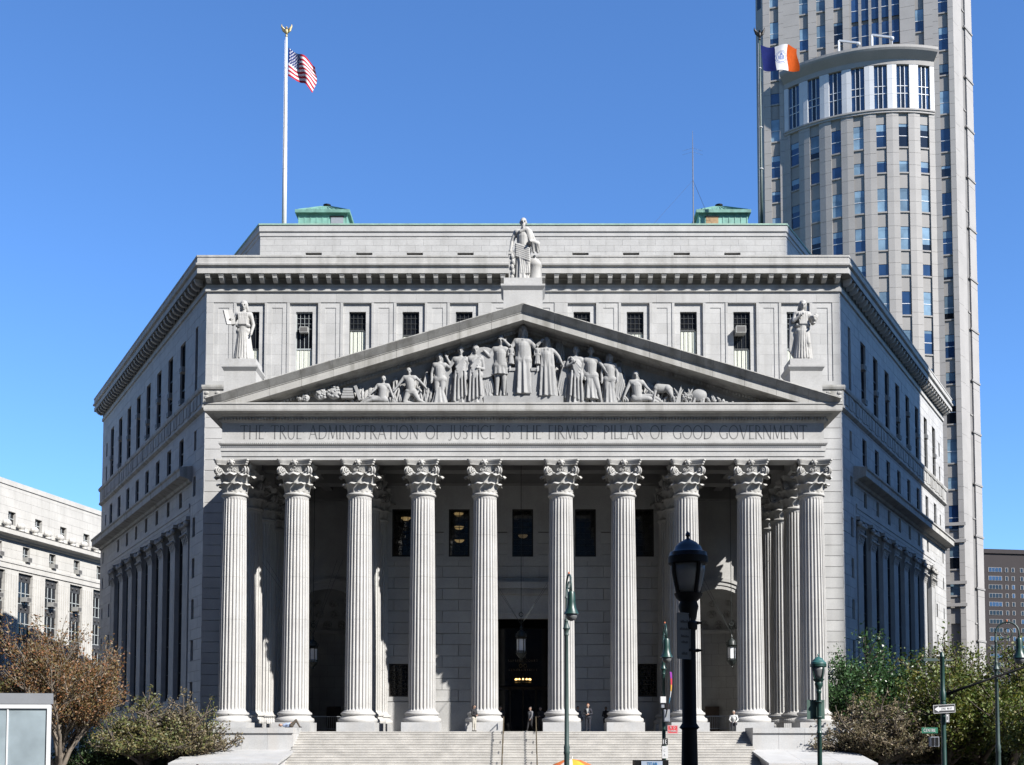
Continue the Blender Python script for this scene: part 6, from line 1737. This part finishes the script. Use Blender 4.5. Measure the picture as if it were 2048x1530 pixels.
def tree(name, label, base, h, spread, seed, leafm, barkm, n_leaf, leaf, trunk_h=.25, levels=4, kids=4, up=.55, r0=.12, droop=0, cat='tree', wid=1.0, bare=0, crown_min=0, stems=1, group=None, lw=.55, tl=1.0, scat=1.9):
    rg = random.Random(seed); base = Vector(base)
    o = empty(name, base, 0, label, cat, group)
    wood = MB(); tips = []
    def grow(p, d, L, r, lev):
        n = 4; pts = [p]; q = p.copy(); dd = d.copy()
        for i in range(n):
            dd = (dd+Vector((rg.gauss(0,.13), rg.gauss(0,.13), rg.gauss(0,.06)+(.05*up if lev else 0)-droop*lev*.05))).normalized()
            q = q+dd*(L*(tl if lev == 0 else 1)/n); pts.append(q.copy())
        wood.tube(pts, [r*(1-.45*i/n) for i in range(n+1)], 7 if lev == 0 else 5 if lev < 3 else 4, cap=False)
        if lev >= levels-1:
            tips.append((pts[2], dd)); tips.append((pts[3], dd)); tips.append((pts[4], dd)); return
        if lev >= levels-2: tips.append((pts[4], dd))
        for k in range(kids+(1 if lev == 0 else 0)):
            t = rg.uniform(.45, 1.0) if lev else rg.uniform(.7, 1.0)
            i = min(n-1, int(t*n)); s = pts[i].lerp(pts[i+1], t*n-i)
            a = rg.uniform(0, 2*PI); out = Vector((cos(a)*wid, sin(a)*wid, 0))
            nd = (dd*up+out*spread*rg.uniform(.5, 1.1)+Vector((0,0,.25*up))).normalized()
            grow(s, nd, L*rg.uniform(.55, .8), r*.55, lev+1)
        grow(pts[-1], (dd+Vector((rg.gauss(0,.2), rg.gauss(0,.2), .2))).normalized(), L*.75, r*.55, lev+1)
    for s in range(stems):
        off = Vector((rg.uniform(-.4,.4), rg.uniform(-.3,.3), 0))*(stems > 1)
        grow(base+off, Vector((rg.gauss(0,.05)+off.x*.4, rg.gauss(0,.05), 1)).normalized(), h*trunk_h if trunk_h > .15 else h*.22, r0, 0)
    # scale to the wanted height
    zs = [p.z for p, _ in tips]; k = h/(max(zs)-base.z)
    def sc(p): return base+(Vector(p)-base)*k
    wood.v = [tuple(sc(v)) for v in wood.v]
    wo = wood.build('trunk', barkm, o, smooth=True)
    me = MB(); vs_, fs = [], []
    T_ = [(sc(p), d) for p, d in tips]
    cum = []; acc = 0
    for _ in T_: acc += rg.random()**2.2+.04; cum.append(acc)
    picks = rg.choices(T_, cum_weights=cum, k=n_leaf)
    for i in range(n_leaf):
        p, d = picks[i]
        if rg.random() < bare and p.z > base.z+h*.6: continue
        c = p+Vector((rg.gauss(0,1), rg.gauss(0,1), rg.gauss(0,1)))*leaf*scat
        if c.z < base.z+crown_min: continue
        n_ = Vector((rg.gauss(0,1), rg.gauss(0,1), rg.gauss(.4,1))).normalized(); u = n_.orthogonal().normalized()
        u = Quaternion(n_, rg.uniform(0, 2*PI)) @ u; w = n_.cross(u); s = leaf*rg.uniform(.45, 1.5)
        b0 = len(vs_)
        vs_ += [c-u*s, c-u*s*.1+w*s*lw, c+u*s, c-u*s*.1-w*s*lw]
        fs.append((b0, b0+1, b0+2, b0+3))
    m_ = bpy.data.meshes.new('crown'); m_.from_pydata([tuple(v) for v in vs_], [], fs); m_.materials.append(leafm)
    link('crown', m_, o)
    return o
lf_rust = leaf_mat('leaf_rust', [(.11,.06,.025), (.17,.08,.03), (.10,.085,.03), (.19,.07,.03), (.13,.10,.035), (.07,.06,.025)])
lf_olive = leaf_mat('leaf_olive', [(.07,.085,.025), (.12,.11,.035), (.16,.12,.05), (.06,.075,.02), (.10,.12,.03)])
lf_tan = leaf_mat('leaf_tan', [(.13,.10,.06), (.17,.14,.08), (.09,.09,.04), (.20,.15,.09), (.11,.085,.05)])
lf_green = leaf_mat('leaf_green', [(.025,.06,.018), (.04,.09,.028), (.03,.07,.022), (.08,.15,.05)], .35)
lf_yel = leaf_mat('leaf_yellow_green', [(.045,.08,.010), (.075,.11,.012), (.11,.125,.014), (.035,.065,.010), (.12,.10,.014), (.06,.095,.012)])
lf_dark = leaf_mat('leaf_dark_green', [(.025,.05,.015), (.04,.07,.02), (.03,.06,.02)])
def gx(px, Y): return at(px, 1480, Y).x
tree('rust_tree', 'tall twiggy tree with rust-brown autumn leaves at the left', (gx(118,68), 68, .1), 10.4, .60, 3, lf_rust, bark_pale, 56000, .07, .22, 5, 5, .72, .14, bare=.1, tl=.28, wid=1.15, scat=3.2)
tree('yellowing_tree', 'low spreading tree with yellow-green leaves before the left flank', (gx(305,70), 70, .1), 6.4, 1.0, 8, lf_olive, bark, 26000, .075, .16, 4, 5, .4, .11, stems=4, wid=1.5)
tree('yellowing_tree', 'tan leaved shrub reaching over the left cheek wall', (gx(375,71.5), 72.3, .1), 6.1, .95, 18, lf_tan, bark, 16000, .07, .16, 4, 5, .45, .10, stems=3, wid=1.3)
tree('green_tree', 'small green tree behind the glass shelter at the left edge', (gx(-10,72), 72, .1), 7.8, .9, 12, lf_yel, bark, 18000, .09, .25, 4, 5, .5, .14)
tree('dark_shrub', 'dark green shrub under the rust-brown tree', (gx(190,72), 73, .1), 3.8, 1.2, 31, lf_dark, bark, 16000, .09, .12, 3, 6, .3, .08, stems=5, cat='shrub', wid=1.6)
tree('dark_shrub', 'dark green shrub at the foot of the left flank wall', (gx(290,76), 77, .1), 4.2, 1.3, 33, lf_dark, bark, 18000, .09, .12, 3, 6, .3, .08, stems=5, cat='shrub', wid=1.7)
tree('dark_shrub', 'dark green shrub tucked beside the left cheek wall', (gx(385,75), 75.5, .1), 3.6, 1.2, 35, lf_dark, bark, 12000, .09, .12, 3, 6, .3, .08, stems=4, cat='shrub', wid=1.4)
tree('glossy_tree', 'glossy green tree against the right corner of the courthouse', (gx(1715,85.5), 85.2, .1), 11.2, .75, 44, lf_green, bark, 30000, .11, .22, 4, 5, .6, .16, tl=.6, scat=3.2)
tree('glossy_tree', 'dark green tree in the shade of the right flank', (gx(1800,92), 93, .1), 8.8, 1.0, 46, lf_dark, bark, 26000, .12, .2, 4, 5, .5, .16, wid=1.3)
tree('tan_shrub', 'tan twiggy shrub spreading over the right cheek wall', (gx(1750,72), 72, .1), 6.4, 1.1, 51, lf_tan, bark, 28000, .07, .16, 4, 5, .4, .11, stems=4, wid=1.5)
tree('dark_shrub', 'dark green shrub under the tan shrub at the right', (gx(1790,74), 75, .1), 4.4, 1.3, 53, lf_dark, bark, 22000, .09, .12, 3, 6, .3, .08, stems=5, cat='shrub', wid=1.8)
tree('dark_shrub', 'dark green hedge-like shrub behind the one-way sign pole', (gx(1880,78), 79, .1), 4.4, 1.3, 55, lf_dark, bark, 24000, .10, .12, 3, 6, .3, .08, stems=6, cat='shrub', wid=2.0)
tree('dark_shrub', 'dark green shrub under the large tree at the right edge', (gx(2010,80), 81, .1), 4.2, 1.3, 57, lf_dark, bark, 24000, .10, .12, 3, 6, .3, .08, stems=6, cat='shrub', wid=2.0)
tree('yellow_green_tree', 'yellow-green tree behind the one-way sign', (gx(1900,74), 74, .1), 8.6, .95, 61, lf_yel, bark, 44000, .10, .16, 5, 4, .5, .17, wid=1.25, stems=2, tl=.6, scat=3.6)
tree('yellow_green_tree', 'larger yellow-green tree behind the crook lamp at the right edge', (gx(2020,75), 76, .1), 10.6, .95, 66, lf_yel, bark, 52000, .10, .18, 5, 4, .5, .19, wid=1.25, stems=2, tl=.6, scat=3.6)
tree('yellow_green_tree', 'low yellow-green tree cut off by the right edge', (gx(2060,66), 66, .1), 7.8, .95, 71, lf_yel, bark, 36000, .10, .18, 5, 4, .45, .16, wid=1.2, tl=.6, scat=3.6)
tree('added_shade_tree', 'unseen leafy tree added on the plaza to shade the black lamp post', (12.4, 7.6, 1.55), 17.0, .8, 81, lf_yel, bark, 34000, .19, .2, 4, 5, .5, .22, wid=1.0, scat=2.6)  # added out of view on the sun's line to shade the black lamp post
